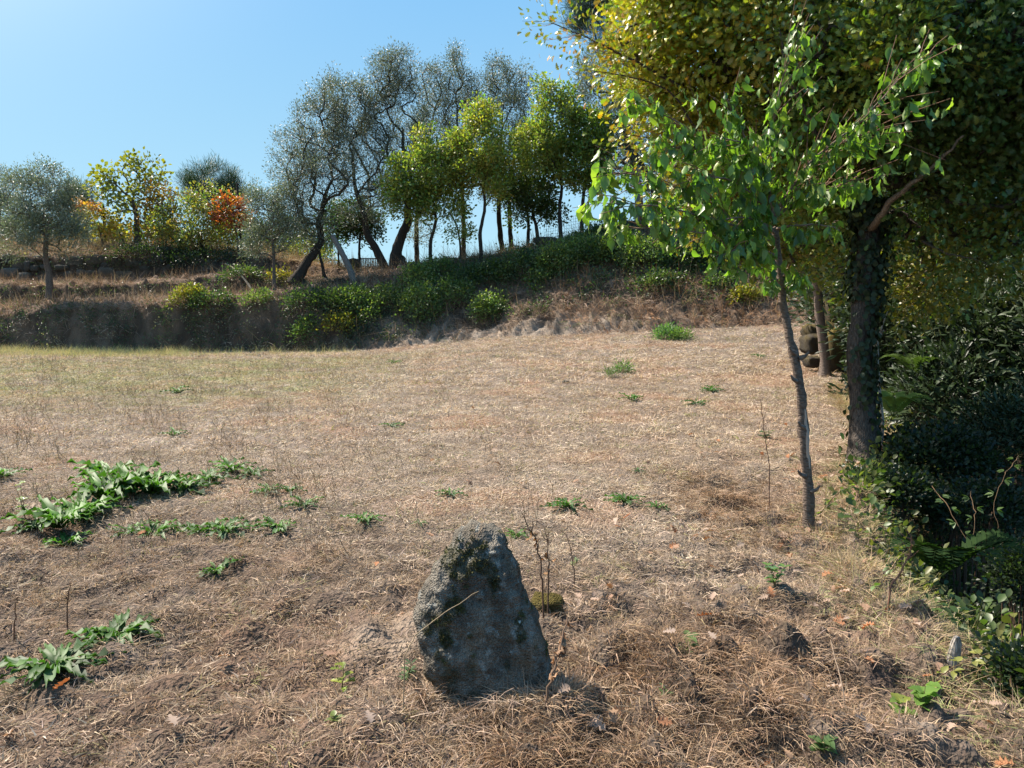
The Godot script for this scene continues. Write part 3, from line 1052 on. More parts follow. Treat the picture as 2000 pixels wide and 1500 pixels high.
var dead_leaves: Array = []
func fallen_leaf(at: Vector3, big := 1.0) -> void:
	var o := MeshInstance3D.new()
	o.name = numbered("fallen_oak_leaf")
	o.mesh = dead_leaves[rng.randi() % dead_leaves.size()]
	o.material_override = M.dead_leaf
	var s := rng.randf_range(0.5, 0.95) * big
	o.transform = Transform3D(Basis.from_euler(Vector3(rng.randf_range(-0.5, 0.5), rng.randf() * TAU, rng.randf_range(-0.6, 0.6))) * Basis.from_scale(Vector3(s, s, s)), on_ground(at.x, -at.z, 0.045))
	tag(o, "curled orange brown oak leaf fallen on the dry grass", "fallen leaf", "fallen oak leaves on the grass")
	add_child(o, true)

# ---------------------------------------------------------------- the scene
func _ready() -> void:
	var cam := Camera3D.new()
	cam.name = "camera"
	cam.fov = 53.13
	cam.near = 0.05
	cam.far = 3000.0
	cam.position = Vector3(0, EYE, 0)
	cam.rotation = Vector3(-atan(0.1), 0, 0)
	add_child(cam)
	cam.current = true
	var sky := ProceduralSkyMaterial.new()
	sky.sky_top_color = Color(0.052, 0.185, 0.385).linear_to_srgb()
	sky.sky_horizon_color = Color(0.25, 0.385, 0.425).linear_to_srgb()
	sky.sky_curve = 0.22
	sky.sky_energy_multiplier = 1.0
	sky.ground_bottom_color = Color(0.14, 0.12, 0.09).linear_to_srgb()
	sky.ground_horizon_color = Color(0.25, 0.3, 0.32).linear_to_srgb()
	sky.sun_angle_max = 62.0
	sky.sun_curve = 0.37
	var env := Environment.new()
	env.background_mode = Environment.BG_SKY
	env.sky = Sky.new()
	env.sky.sky_material = sky
	env.tonemap_mode = Environment.TONE_MAPPER_LINEAR
	env.tonemap_exposure = 2.4
	env.sdfgi_enabled = true
	env.ssao_enabled = true
	env.ssil_enabled = true
	var we := WorldEnvironment.new()
	we.name = "environment"
	we.environment = env
	add_child(we)
	var sun := DirectionalLight3D.new()
	sun.name = "sun"
	sun.light_energy = 1.6
	sun.light_color = Color(1.0, 0.96, 0.9)
	sun.light_angular_distance = 0.5
	sun.shadow_enabled = true
	var az := deg_to_rad(-54.0)
	var el := deg_to_rad(49.0)
	var to_sun := Vector3(sin(az) * cos(el), sin(el), -cos(az) * cos(el))
	sun.basis = Basis.looking_at(-to_sun)
	add_child(sun)

	rng.seed = 20241
	fine.noise_type = FastNoiseLite.TYPE_SIMPLEX_SMOOTH
	fine.seed = 5; fine.frequency = 1.0; fine.fractal_octaves = 2
	broad.noise_type = FastNoiseLite.TYPE_SIMPLEX_SMOOTH
	broad.seed = 8; broad.frequency = 1.0; broad.fractal_octaves = 2
	patch.noise_type = FastNoiseLite.TYPE_SIMPLEX_SMOOTH
	patch.seed = 14; patch.frequency = 1.0; patch.fractal_octaves = 3
	land()
	make_materials()
	M.lichen = matte(0.95)
	M.lichen.albedo_color = Color(0.5, 0.52, 0.48).linear_to_srgb()
	M.leaf_rosette = matte(0.55)
	M.leaf_rosette.metallic_specular = 0.4
	M.leaf_rosette.backlight_enabled = true
	M.leaf_rosette.backlight = Color(0.5, 0.7, 0.2).linear_to_srgb()
	M.leaf_glossy = M.leaf.duplicate()
	M.leaf_glossy.roughness = 0.42
	M.leaf_glossy.metallic_specular = 0.6
	kinds()
	make_ground()
	make_grass()
	walls()
	far_trees()
	ridge_trees()
	banks()
	near_trees()
	shade()
	foreground()

func V(x: float, y: float, d: float) -> Vector3: return Vector3(x, y, -d)

func land() -> void:
	profile(-0.9950, [Vector2(0.00, 0.000), Vector2(5.00, 0.000), Vector2(13.00, 0.025), Vector2(20.00, 0.076), Vector2(28.00, 0.139), Vector2(28.70, 1.472), Vector2(31.00, 1.700), Vector2(31.40, 2.527), Vector2(33.50, 2.692), Vector2(33.90, 3.923), Vector2(37.00, 4.800), Vector2(46.00, 4.700), Vector2(67.00, 3.300), Vector2(420.00, -25.200)])
	profile(-0.6633, [Vector2(0.00, 0.000), Vector2(5.00, 0.000), Vector2(13.00, 0.022), Vector2(20.00, 0.066), Vector2(28.00, 0.120), Vector2(28.70, 1.472), Vector2(31.00, 1.720), Vector2(31.40, 2.568), Vector2(33.50, 2.736), Vector2(33.90, 3.945), Vector2(37.00, 4.752), Vector2(46.00, 4.652), Vector2(67.00, 3.252), Vector2(420.00, -25.248)])
	profile(-0.5965, [Vector2(0.00, 0.000), Vector2(5.00, 0.000), Vector2(13.00, 0.015), Vector2(20.00, 0.046), Vector2(28.00, 0.083), Vector2(28.70, 1.662), Vector2(31.00, 1.945), Vector2(31.40, 2.568), Vector2(33.50, 2.736), Vector2(33.90, 3.945), Vector2(37.00, 4.752), Vector2(46.00, 4.652), Vector2(67.00, 3.252), Vector2(420.00, -25.248)])
	profile(-0.4970, [Vector2(0.00, 0.000), Vector2(5.00, 0.000), Vector2(13.00, 0.012), Vector2(20.00, 0.035), Vector2(28.00, 0.064), Vector2(28.70, 1.738), Vector2(31.00, 2.007), Vector2(31.40, 2.589), Vector2(33.30, 2.752), Vector2(33.70, 3.998), Vector2(36.50, 4.616), Vector2(45.50, 4.516), Vector2(66.50, 3.116), Vector2(420.00, -25.384)])
	profile(-0.3974, [Vector2(0.00, 0.000), Vector2(5.00, 0.000), Vector2(13.00, 0.012), Vector2(20.00, 0.035), Vector2(28.00, 0.064), Vector2(28.70, 1.851), Vector2(31.00, 2.150), Vector2(31.50, 2.881), Vector2(33.00, 3.045), Vector2(33.80, 3.872), Vector2(36.00, 4.342), Vector2(45.00, 4.242), Vector2(66.00, 2.842), Vector2(420.00, -25.658)])
	profile(-0.3310, [Vector2(0.00, 0.000), Vector2(5.00, 0.000), Vector2(13.00, 0.016), Vector2(20.00, 0.049), Vector2(27.90, 0.089), Vector2(28.60, 1.926), Vector2(31.00, 2.292), Vector2(31.50, 2.984), Vector2(33.00, 3.196), Vector2(33.80, 3.828), Vector2(36.00, 4.201), Vector2(45.00, 4.101), Vector2(66.00, 2.701), Vector2(420.00, -25.799)])
	profile(-0.2979, [Vector2(0.00, 0.000), Vector2(5.00, 0.000), Vector2(13.00, 0.017), Vector2(20.00, 0.052), Vector2(27.80, 0.094), Vector2(28.60, 1.964), Vector2(30.80, 2.349), Vector2(31.60, 2.781), Vector2(33.00, 3.110), Vector2(33.90, 3.724), Vector2(36.00, 4.061), Vector2(45.00, 3.961), Vector2(66.00, 2.561), Vector2(420.00, -25.939)])
	profile(-0.2515, [Vector2(0.00, 0.000), Vector2(5.00, 0.000), Vector2(13.00, 0.021), Vector2(20.00, 0.065), Vector2(27.40, 0.117), Vector2(28.30, 1.961), Vector2(30.40, 2.381), Vector2(31.50, 2.736), Vector2(32.60, 3.007), Vector2(33.80, 3.387), Vector2(36.00, 3.662), Vector2(45.00, 3.562), Vector2(66.00, 2.162), Vector2(420.00, -26.338)])
	profile(-0.1985, [Vector2(0.00, 0.000), Vector2(5.00, 0.000), Vector2(13.00, 0.032), Vector2(20.00, 0.097), Vector2(27.00, 0.177), Vector2(28.80, 1.985), Vector2(29.80, 2.485), Vector2(30.60, 2.747), Vector2(31.80, 2.954), Vector2(33.00, 3.175), Vector2(35.00, 3.287), Vector2(40.00, 2.087), Vector2(65.00, -1.713), Vector2(420.00, -31.713)])
	profile(-0.1588, [Vector2(0.00, 0.000), Vector2(5.00, 0.000), Vector2(13.00, 0.050), Vector2(20.00, 0.153), Vector2(26.80, 0.277), Vector2(28.50, 1.700), Vector2(29.30, 2.433), Vector2(30.00, 2.785), Vector2(31.00, 3.004), Vector2(32.00, 3.214), Vector2(33.50, 3.306), Vector2(38.50, 2.106), Vector2(63.50, -1.694), Vector2(420.00, -31.694)])
	profile(-0.0992, [Vector2(0.00, 0.000), Vector2(5.00, 0.000), Vector2(13.00, 0.079), Vector2(20.00, 0.242), Vector2(26.40, 0.439), Vector2(28.00, 1.367), Vector2(29.00, 2.464), Vector2(29.60, 2.829), Vector2(30.30, 3.094), Vector2(31.00, 3.369), Vector2(32.00, 3.464), Vector2(37.00, 2.264), Vector2(62.00, -1.536), Vector2(420.00, -31.536)])
	profile(-0.0331, [Vector2(0.00, 0.000), Vector2(5.00, 0.000), Vector2(13.00, 0.118), Vector2(20.00, 0.359), Vector2(25.90, 0.653), Vector2(27.00, 0.985), Vector2(28.30, 2.166), Vector2(29.00, 2.787), Vector2(29.80, 3.226), Vector2(30.50, 3.601), Vector2(31.50, 3.745), Vector2(36.50, 2.545), Vector2(61.50, -1.255), Vector2(420.00, -31.255)])
	profile(0.0066, [Vector2(0.00, 0.000), Vector2(5.00, 0.000), Vector2(13.00, 0.132), Vector2(20.00, 0.403), Vector2(25.60, 0.733), Vector2(26.40, 1.386), Vector2(27.50, 2.063), Vector2(28.40, 2.690), Vector2(29.50, 3.404), Vector2(30.30, 3.825), Vector2(31.30, 3.977), Vector2(36.30, 2.777), Vector2(61.30, -1.023), Vector2(420.00, -31.023)])
	profile(0.0662, [Vector2(0.00, 0.000), Vector2(5.00, 0.000), Vector2(13.00, 0.141), Vector2(20.00, 0.430), Vector2(25.20, 0.782), Vector2(26.00, 1.614), Vector2(27.00, 2.411), Vector2(28.00, 3.043), Vector2(29.20, 3.710), Vector2(30.00, 4.174), Vector2(31.00, 4.378), Vector2(36.00, 3.178), Vector2(61.00, -0.622), Vector2(420.00, -30.622)])
	profile(0.1323, [Vector2(0.00, 0.000), Vector2(5.00, 0.000), Vector2(13.00, 0.158), Vector2(20.00, 0.483), Vector2(24.80, 0.879), Vector2(25.60, 1.649), Vector2(26.40, 2.395), Vector2(27.40, 3.014), Vector2(28.60, 3.873), Vector2(29.40, 4.468), Vector2(30.40, 4.739), Vector2(35.40, 3.539), Vector2(60.40, -0.261), Vector2(420.00, -30.261)])
	profile(0.1985, [Vector2(0.00, 0.000), Vector2(5.00, 0.000), Vector2(13.00, 0.176), Vector2(20.00, 0.537), Vector2(24.30, 0.976), Vector2(25.10, 1.700), Vector2(25.80, 2.295), Vector2(26.80, 2.933), Vector2(28.00, 3.864), Vector2(29.00, 4.712), Vector2(30.00, 5.048), Vector2(35.00, 3.848), Vector2(60.00, 0.048), Vector2(420.00, -29.952)])
	profile(0.2981, [Vector2(0.00, 0.000), Vector2(5.00, 0.000), Vector2(13.00, 0.198), Vector2(20.00, 0.606), Vector2(23.80, 1.102), Vector2(24.60, 1.668), Vector2(25.20, 2.082), Vector2(26.20, 2.699), Vector2(27.40, 3.675), Vector2(28.40, 4.576), Vector2(29.40, 4.943), Vector2(34.40, 3.743), Vector2(59.40, -0.057), Vector2(420.00, -30.057)])
	profile(0.3974, [Vector2(0.00, 0.000), Vector2(5.00, 0.000), Vector2(13.00, 0.223), Vector2(20.00, 0.682), Vector2(23.20, 1.240), Vector2(24.00, 1.700), Vector2(24.60, 2.057), Vector2(25.70, 2.630), Vector2(27.00, 3.470), Vector2(28.20, 4.373), Vector2(29.20, 4.752), Vector2(34.20, 3.552), Vector2(59.20, -0.248), Vector2(420.00, -30.248)])
	profile(0.7283, [Vector2(0.00, 0.000), Vector2(5.00, 0.000), Vector2(13.00, 0.268), Vector2(20.00, 0.818), Vector2(21.50, 1.487), Vector2(22.50, 1.848), Vector2(23.30, 2.160), Vector2(24.50, 2.666), Vector2(26.00, 3.405), Vector2(27.30, 4.200), Vector2(28.50, 4.586), Vector2(33.50, 3.386), Vector2(58.50, -0.414), Vector2(420.00, -30.414)])
	profile(1.1251, [Vector2(0.00, 0.000), Vector2(5.00, 0.000), Vector2(13.00, 0.294), Vector2(20.00, 0.899), Vector2(20.00, 1.634), Vector2(21.00, 1.908), Vector2(22.00, 2.207), Vector2(23.50, 2.627), Vector2(25.00, 3.339), Vector2(26.50, 4.041), Vector2(28.00, 4.445), Vector2(33.00, 3.245), Vector2(58.00, -0.555), Vector2(420.00, -30.555)])
	edge = PackedVector2Array([Vector2(0.0, 2.50), Vector2(2.0, 2.30), Vector2(3.3, 2.22), Vector2(4.2, 2.25), Vector2(5.7, 2.50), Vector2(7.5, 3.50), Vector2(9.0, 4.50), Vector2(12.0, 5.40), Vector2(15.0, 6.50), Vector2(20.0, 8.60), Vector2(26.0, 12.00)])

func walls() -> void:
	# the dry stone wall below the fig tree: three uneven courses, part hidden by ivy
	var o := thing("dry_stone_wall", "low dry stone retaining wall in shade under the upper left terrace", "wall", Vector3(-18.347, 2.844, -33.437))
	var base := o.position
	var tone := [Color(0.2, 0.175, 0.15), Color(0.16, 0.14, 0.12), Color(0.25, 0.22, 0.185)]
	for row in 4:
		var u := -0.78
		while u < -0.43:
			var w := rng.randf_range(0.22, 0.85)
			var d := 33.42 + row * 0.13 + rng.randf_range(-0.04, 0.04)
			var x := u * d
			u += w / d * 1.04
			var hide := broad.get_noise_2d(x * 0.8, row * 0.9 + 3.0)
			if row == 3 and hide > -0.1: continue
			if hide > -0.02: continue
			var m := Mesher.new()
			var y := height(x, 33.3) + 0.14 + row * 0.3 + rng.randf_range(-0.09, 0.09)
			boulder(m, Vector3.ZERO, Vector3(w * 0.52, rng.randf_range(0.11, 0.24), 0.2), rng.randf() * 50.0, tone[rng.randi() % 3], Color(0.12, 0.12, 0.07), 0.15, 10)
			part("stone", m.mesh(), M.stone, o, Vector3(x, y, -d) - base)
	# stones of the tumbled mossy wall behind the second cherry trunk
	var mo := [["rounded mossy boulder low beside the second cherry trunk", Vector3(6.663, 0.768, -15.600), Vector3(0.34, 0.5, 0.3), 0.9], ["dark squared stone left of the mossy boulder at the field corner", Vector3(6.392, 0.926, -16.200), Vector3(0.3, 0.2, 0.3), 0.15],
		["ochre mossy stone lying on top of the tumbled corner wall", Vector3(6.596, 1.166, -16.800), Vector3(0.22, 0.16, 0.3), 0.6], ["shadowed mossy block high in the tumbled wall left of the oak trunk", Vector3(7.077, 1.570, -16.400), Vector3(0.45, 0.3, 0.4), 0.6],
		["mossy block between the second cherry trunk and the oak trunk", Vector3(6.981, 1.266, -16.400), Vector3(0.35, 0.22, 0.4), 1.0], ["topmost dark stone of the tumbled corner wall", Vector3(7.202, 1.941, -16.600), Vector3(0.4, 0.1, 0.4), 0.2], ["brown stone at the foot of the tumbled corner wall", Vector3(6.096, 0.601, -15.600), Vector3(0.15, 0.12, 0.2), 0.3], ["buried stone under the ivy right of the second cherry trunk", Vector3(7.043, 0.756, -15.800), Vector3(0.4, 0.35, 0.3), 0.7]]
	for k in mo.size():
		var m := Mesher.new()
		boulder(m, Vector3.ZERO, mo[k][2], k * 3.7 + 1.0, Color(0.11, 0.095, 0.08), Color(0.2, 0.15, 0.04), mo[k][3], 22)
		tag(part("wall_stone", m.mesh(), M.stone, self, mo[k][1]), mo[k][0], "stone", "stones of the tumbled corner wall")
	# rocks on the ridge
	var rocks := [["dark squared rock against the thick olive trunk on the ridge", Vector3(-4.608, 3.560, -32.200), Vector3(0.2, 0.26, 0.2)], ["pale flat rock just right of the thick olive trunk", Vector3(-4.380, 3.277, -31.600), Vector3(0.28, 0.13, 0.25)], ["long dark rock on the ridge under the slender forked trunk", Vector3(-3.895, 3.370, -31.400), Vector3(0.45, 0.14, 0.3)],
		["dark rock heap between the railing and the leaning grey trunk", Vector3(-6.871, 3.553, -33.600), Vector3(0.3, 0.24, 0.3)], ["dark flat rock on the crest by the small sapling", Vector3(-2.526, 3.595, -31.400), Vector3(0.35, 0.1, 0.3)], ["long rock capping the ridge beside the granite post", Vector3(4.597, 4.814, -29.800), Vector3(0.7, 0.16, 0.3)], ["low grey rock on the ridge under the wire fence", Vector3(1.308, 4.303, -30.600), Vector3(0.5, 0.14, 0.3)], ["grey lump of earth alone in the mown field", Vector3(1.053, 0.224, -14.965), Vector3(0.07, 0.05, 0.06)]]
	for k in rocks.size():
		var m := Mesher.new()
		boulder(m, Vector3.ZERO, rocks[k][2], k * 2.3 + 60.0, Color(0.17, 0.15, 0.13), Color(0.1, 0.1, 0.06), 0.3, 14)
		tag(part("ridge_rock", m.mesh(), M.stone, self, rocks[k][1]), rocks[k][0], "rock")
	# railing on the ridge
	var a: Vector3 = Vector3(-6.762, 3.337, -34.600)
	var b: Vector3 = Vector3(-5.779, 3.337, -34.600)
	a.y = height(a.x, -a.z) + 0.1
	b.y = a.y
	o = thing("railing", "dark railing of upright bars on the ridge between the olive trunks", "railing", a)
	for k in 14:
		var bar := BoxMesh.new()
		bar.size = Vector3(0.035, 0.5, 0.035) if k % 13 else Vector3(0.07, 0.56, 0.07)
		part("post" if k % 13 == 0 else "baluster", bar, M.dark_metal, o, (b - a) * (k / 13.0) + Vector3(0, 0.26, 0))
	for y in [0.06, 0.475]:
		var rail := BoxMesh.new()
		rail.size = Vector3((b - a).length(), 0.05, 0.05)
		part("rail", rail, M.dark_metal, o, (b - a) * 0.5 + Vector3(0, y, 0.045))
	# sheep netting on the ridge
	a = Vector3(1.277, 4.200, -31.300)
	b = Vector3(2.737, 4.444, -31.300)
	o = thing("wire_fence", "square wire netting on the skyline between the slim ridge trunks", "fence", a)
	for k in 17:
		var m := Mesher.new()
		var q := (b - a) * (k / 16.0) + Vector3(0, 0, 0)
		tube(m, PackedVector3Array([q, q + Vector3(0.01, 0.55, 0), q + Vector3(rng.randf_range(-0.03, 0.03), 0.95, 0)]), PackedFloat32Array([0.005, 0.005, 0.005]), 4, Color(0.25, 0.25, 0.26))
		part("upright_wire", m.mesh(), M.bark_thin, o)
	for k in 9:
		var m := Mesher.new()
		var line := PackedVector3Array()
		var rad := PackedFloat32Array()
		for j in 9:
			line.append((b - a) * (j / 8.0) + Vector3(0, k * 0.115 + 0.02 + rng.randf_range(-0.012, 0.012), 0.008)); rad.append(0.005)
		tube(m, line, rad, 4, Color(0.25, 0.25, 0.26))
		part("level_wire", m.mesh(), M.bark_thin, o)
	# posts
	var posts := [["granite_post", "square grey granite post on the ridge behind the cherry leaves", Vector3(4.721, 4.832, -29.600), 0.14, 2.35, Color(0.36, 0.34, 0.31)], ["vine_post", "dark bare post standing beside the yellow fig tree", Vector3(-18.927, 4.357, -36.200), 0.09, 1.9, Color(0.05, 0.045, 0.04)]]
	for p in posts:
		var m := Mesher.new()
		var base2: Vector3 = p[2]
		base2.y = height(base2.x, -base2.z) - 0.05
		post(m, Vector3.ZERO, Vector3(rng.randf_range(-0.05, 0.05), p[4], 0), p[3], p[5])
		tag(part(p[0], m.mesh(), M.wood if p[0] == "vine_post" else M.stone, self, base2), p[1], "post")
	var cb: Vector3 = Vector3(-12.033, 4.149, -34.600)
	cb.y = height(cb.x, -cb.z) - 0.05
	o = thing("pergola_post", "tall dark post with a crossbar carrying red vine leaves", "post", cb)
	var pm := Mesher.new()
	var top: Vector3 = Vector3(-12.132, 7.140, -34.600)
	post(pm, Vector3.ZERO, top - cb, 0.075, Color(0.06, 0.055, 0.05))
	part("pole", pm.mesh(), M.wood, o)
	pm = Mesher.new()
	post(pm, Vector3(-13.033, 5.910, -34.530) - cb, Vector3(-11.496, 5.866, -34.530) - cb, 0.05, Color(0.06, 0.055, 0.05))
	part("crossbar", pm.mesh(), M.wood, o)

func post(m: Mesher, a: Vector3, b: Vector3, w: float, col: Color) -> void:
	var line := PackedVector3Array()
	var rad := PackedFloat32Array()
	for k in 7:
		line.append(a.lerp(b, k / 6.0) + rv() * w * 0.06); rad.append(w * rng.randf_range(0.66, 0.74) * (0.9 if k == 6 else 1.0))
	tube(m, line, rad, 6, col)

func far_trees() -> void:
	var o := {"per": 5, "up": 0.8, "attach": 0.5}
	# left terraces
	tree("olive_tree", "round grey green olive tree with pale trunk on the lowest left terrace", "olive trees on the left terraces", L.olive, [Vector3(-18.309, 2.043, -30.600), Vector3(-18.284, 2.807, -30.600), Vector3(-18.371, 3.707, -30.600), Vector3(-18.217, 4.591, -30.500)], 0.14, 0.08,
		[[Vector3(-18.172, 5.674, -30.500), Vector3(1.26, 1.02, 0.65), 60], [Vector3(-19.161, 6.038, -31.000), Vector3(0.87, 0.83, 0.85), 34], [Vector3(-18.298, 6.570, -30.600), Vector3(0.61, 0.49, 0.55), 22], [Vector3(-17.450, 5.073, -30.400), Vector3(0.97, 0.81, 0.89), 40], [Vector3(-18.998, 4.758, -30.200), Vector3(0.77, 0.77, 0.77), 30], [Vector3(-17.777, 4.269, -30.200), Vector3(1.01, 0.52, 0.77), 26], [Vector3(-19.408, 6.707, -30.600), Vector3(0.24, 0.37, 0.31), 6], [Vector3(-18.594, 6.941, -30.600), Vector3(0.20, 0.29, 0.24), 5], [Vector3(-17.158, 6.237, -30.600), Vector3(0.29, 0.33, 0.31), 7], [Vector3(-16.795, 4.286, -30.400), Vector3(0.32, 0.45, 0.39), 8], [Vector3(-19.738, 3.931, -30.400), Vector3(0.36, 0.32, 0.34), 7], [Vector3(-17.761, 6.863, -30.600), Vector3(0.24, 0.24, 0.24), 5]], {"per": 6, "more": 1.5, "up": 0.6, "attach": 0.4, "jitter": 0.12, "gap": -0.12, "gap_size": 1.7})
	tree("olive_tree", "smaller pale olive tree with thin trunk left of the leaning olive", "olive trees on the left terraces", L.olive, [Vector3(-9.395, 2.466, -30.600), Vector3(-9.392, 3.207, -30.600), Vector3(-9.391, 3.906, -30.600), Vector3(-9.399, 4.303, -30.600)], 0.08, 0.05,
		[[Vector3(-9.632, 5.194, -30.600), Vector3(0.82, 0.92, 0.87), 46], [Vector3(-9.774, 5.785, -30.600), Vector3(0.61, 0.45, 0.53), 18], [Vector3(-9.148, 4.601, -30.600), Vector3(0.86, 0.82, 0.84), 36], [Vector3(-9.897, 4.286, -30.400), Vector3(0.65, 0.53, 0.59), 22], [Vector3(-8.704, 5.140, -31.000), Vector3(0.58, 0.83, 0.70), 18], [Vector3(-10.201, 6.178, -30.600), Vector3(0.24, 0.33, 0.29), 5], [Vector3(-9.047, 5.982, -30.600), Vector3(0.29, 0.33, 0.31), 6], [Vector3(-10.251, 3.891, -30.400), Vector3(0.32, 0.28, 0.30), 5]], {"per": 6, "more": 1.5, "up": 0.6, "attach": 0.4, "jitter": 0.1, "gap": -0.12, "gap_size": 1.7})
	tree("olive_tree", "dim olive tree at the far left edge behind the round one", "olive trees on the left terraces", L.olive, [Vector3(-25.151, 4.439, -38.000), Vector3(-25.044, 5.671, -38.000), Vector3(-24.929, 6.651, -38.000)], 0.16, 0.1, [[Vector3(-24.831, 7.383, -38.000), Vector3(0.66, 0.96, 0.81), 26], [Vector3(-25.874, 6.651, -38.000), Vector3(1.27, 1.52, 1.39), 30], [Vector3(-24.803, 5.917, -38.000), Vector3(0.63, 1.01, 0.82), 24]], {"per": 9})
	tree("fig_tree", "airy yellow leaved fruit tree on the upper left terrace", "", L.broad, [Vector3(-17.211, 4.281, -35.800), Vector3(-17.237, 5.210, -35.800), Vector3(-17.221, 6.019, -35.800), Vector3(-17.515, 6.709, -35.800)], 0.17, 0.08,
		[[Vector3(-17.867, 7.626, -35.800), Vector3(1.07, 0.76, 0.92), 26], [Vector3(-16.571, 7.854, -35.800), Vector3(0.76, 0.62, 0.69), 17], [Vector3(-18.591, 7.168, -35.800), Vector3(0.57, 0.62, 0.60), 12], [Vector3(-18.159, 6.480, -35.800), Vector3(1.00, 0.62, 0.81), 20], [Vector3(-17.066, 8.242, -35.800), Vector3(0.57, 0.33, 0.45), 6], [Vector3(-17.715, 8.310, -35.800), Vector3(0.43, 0.24, 0.33), 4], [Vector3(-16.742, 6.709, -35.800), Vector3(0.72, 0.72, 0.72), 14]], {"per": 2, "more": 0.75, "up": 0.5, "attach": 0.45, "jitter": 0.08, "twig": 0.013})
	tree("fruit_tree", "wide bushy yellow green fruit tree right of the fig", "", L.oak, [Vector3(-13.731, 3.856, -34.600), Vector3(-13.800, 4.419, -34.600), Vector3(-13.868, 4.980, -34.600)], 0.12, 0.08,
		[[Vector3(-14.299, 5.539, -34.600), Vector3(1.34, 1.06, 1.20), 52], [Vector3(-13.316, 6.319, -34.600), Vector3(0.97, 0.83, 0.90), 34], [Vector3(-13.568, 4.805, -34.400), Vector3(1.51, 0.78, 1.15), 44], [Vector3(-15.005, 4.980, -34.600), Vector3(0.97, 0.92, 0.95), 28], [Vector3(-12.792, 5.337, -34.800), Vector3(0.70, 0.93, 0.81), 20]], {"per": 5, "gap": -0.2, "attach": 0.3, "tones": [Color(0.25, 0.28, 0.09), Color(0.2, 0.26, 0.09), Color(0.38, 0.32, 0.09), Color(0.38, 0.22, 0.07)]})
	var vines := [["orange vine leaves hanging beside the round olive tree", Vector3(-19.521, 6.109, -35.600), Vector3(0.81, 0.28, 0.55), 16, [Color(0.6, 0.2, 0.05), Color(0.6, 0.32, 0.07)]], ["yellow and rust vine on the pergola left of the dark post", Vector3(-18.878, 5.489, -35.600), Vector3(0.85, 0.62, 0.74), 30, [Color(0.58, 0.4, 0.07), Color(0.36, 0.34, 0.08)]],
		["rust orange vine crown behind the fig tree trunk", Vector3(-15.799, 6.512, -35.200), Vector3(0.75, 0.70, 0.73), 34, [Color(0.5, 0.2, 0.07), Color(0.4, 0.28, 0.08)]], ["green and rust vine between the fig and the bushy fruit tree", Vector3(-15.987, 5.400, -35.400), Vector3(0.85, 0.80, 0.83), 30, [Color(0.24, 0.27, 0.08), Color(0.5, 0.2, 0.07)]], ["bright red vine leaves on the crossbar of the tall post", Vector3(-12.195, 5.760, -34.200), Vector3(0.78, 0.68, 0.73), 34, [Color(0.5, 0.11, 0.05), Color(0.46, 0.17, 0.07)]], ["pale yellow vine low behind the dark post", Vector3(-17.962, 5.200, -35.700), Vector3(0.95, 0.48, 0.71), 20, [Color(0.5, 0.44, 0.1), Color(0.55, 0.26, 0.07)]]]
	for v in vines:
		var p: Vector3 = v[1]
		tree("grape_vine", v[0], "vines behind the upper terrace", L.broad, [Vector3(p.x + 0.2, 0, p.z), Vector3(p.x + 0.1, height(p.x, -p.z) * 0.5 + p.y * 0.5, p.z), p - Vector3(0, 0.1, 0)], 0.05, 0.03, [[p, v[2], v[3]]], {"category": "vine", "per": 3, "size": 0.8, "tones": v[4], "attach": 0.6})
	# pines and dark trees beyond
	tree("pine_tree", "dark pine with upright tufts behind the bushy fruit tree", "pines beyond the terraces", L.pine, [Vector3(-21.450, 6.101, -56.000), Vector3(-21.366, 8.275, -56.000), Vector3(-21.370, 10.075, -56.000)], 0.22, 0.1, [[Vector3(-21.393, 10.433, -56.000), Vector3(1.72, 0.97, 1.34), 42], [Vector3(-22.885, 9.716, -56.000), Vector3(0.60, 0.97, 0.78), 14], [Vector3(-20.210, 9.787, -56.000), Vector3(0.67, 0.90, 0.78), 16], [Vector3(-21.265, 8.996, -56.000), Vector3(2.09, 0.90, 1.49), 34]], {"per": 5, "size": 1.7, "lift": 1.4, "up": 0.9})
	tree("pine_tree", "small dark pine showing behind the round olive tree", "pines beyond the terraces", L.pine, [Vector3(-31.328, 6.101, -56.000), Vector3(-31.205, 8.275, -56.000), Vector3(-31.134, 9.536, -56.000)], 0.2, 0.1, [[Vector3(-31.134, 9.536, -56.000), Vector3(0.97, 0.67, 0.82), 20], [Vector3(-31.122, 8.456, -56.000), Vector3(1.34, 0.90, 1.12), 24]], {"per": 5, "size": 1.7, "lift": 0.9})
	shrub("thicket", "dim green thicket behind the round olive tree", "thickets behind the upper terrace", L.oak, Vector3(-27.241, 4.843, -44.000), Vector3(2.20, 1.99, 2.10), 330, {"base_y": 4.64, "scale": 1.5, "tones": [Color(0.06, 0.085, 0.04), Color(0.08, 0.1, 0.04)], "thick": 3.0})
	shrub("thicket", "dim thicket behind the yellow vine", "thickets behind the upper terrace", L.oak, Vector3(-23.623, 4.757, -44.000), Vector3(2.05, 1.44, 1.75), 330, {"base_y": 4.56, "scale": 1.5, "tones": [Color(0.06, 0.085, 0.04), Color(0.08, 0.1, 0.04)], "thick": 3.0})
	shrub("thicket", "dark thicket behind the fig tree trunk", "thickets behind the upper terrace", L.oak, Vector3(-19.831, 4.632, -43.000), Vector3(2.15, 1.40, 1.78), 330, {"base_y": 4.43, "scale": 1.5, "tones": [Color(0.06, 0.085, 0.04), Color(0.08, 0.1, 0.04)], "thick": 3.0})
	shrub("thicket", "dark thicket behind the crossbar post", "thickets behind the upper terrace", L.oak, Vector3(-15.017, 4.576, -43.000), Vector3(1.78, 1.95, 1.86), 330, {"base_y": 4.38, "scale": 1.5, "tones": [Color(0.06, 0.085, 0.04), Color(0.08, 0.1, 0.04)], "thick": 3.0})
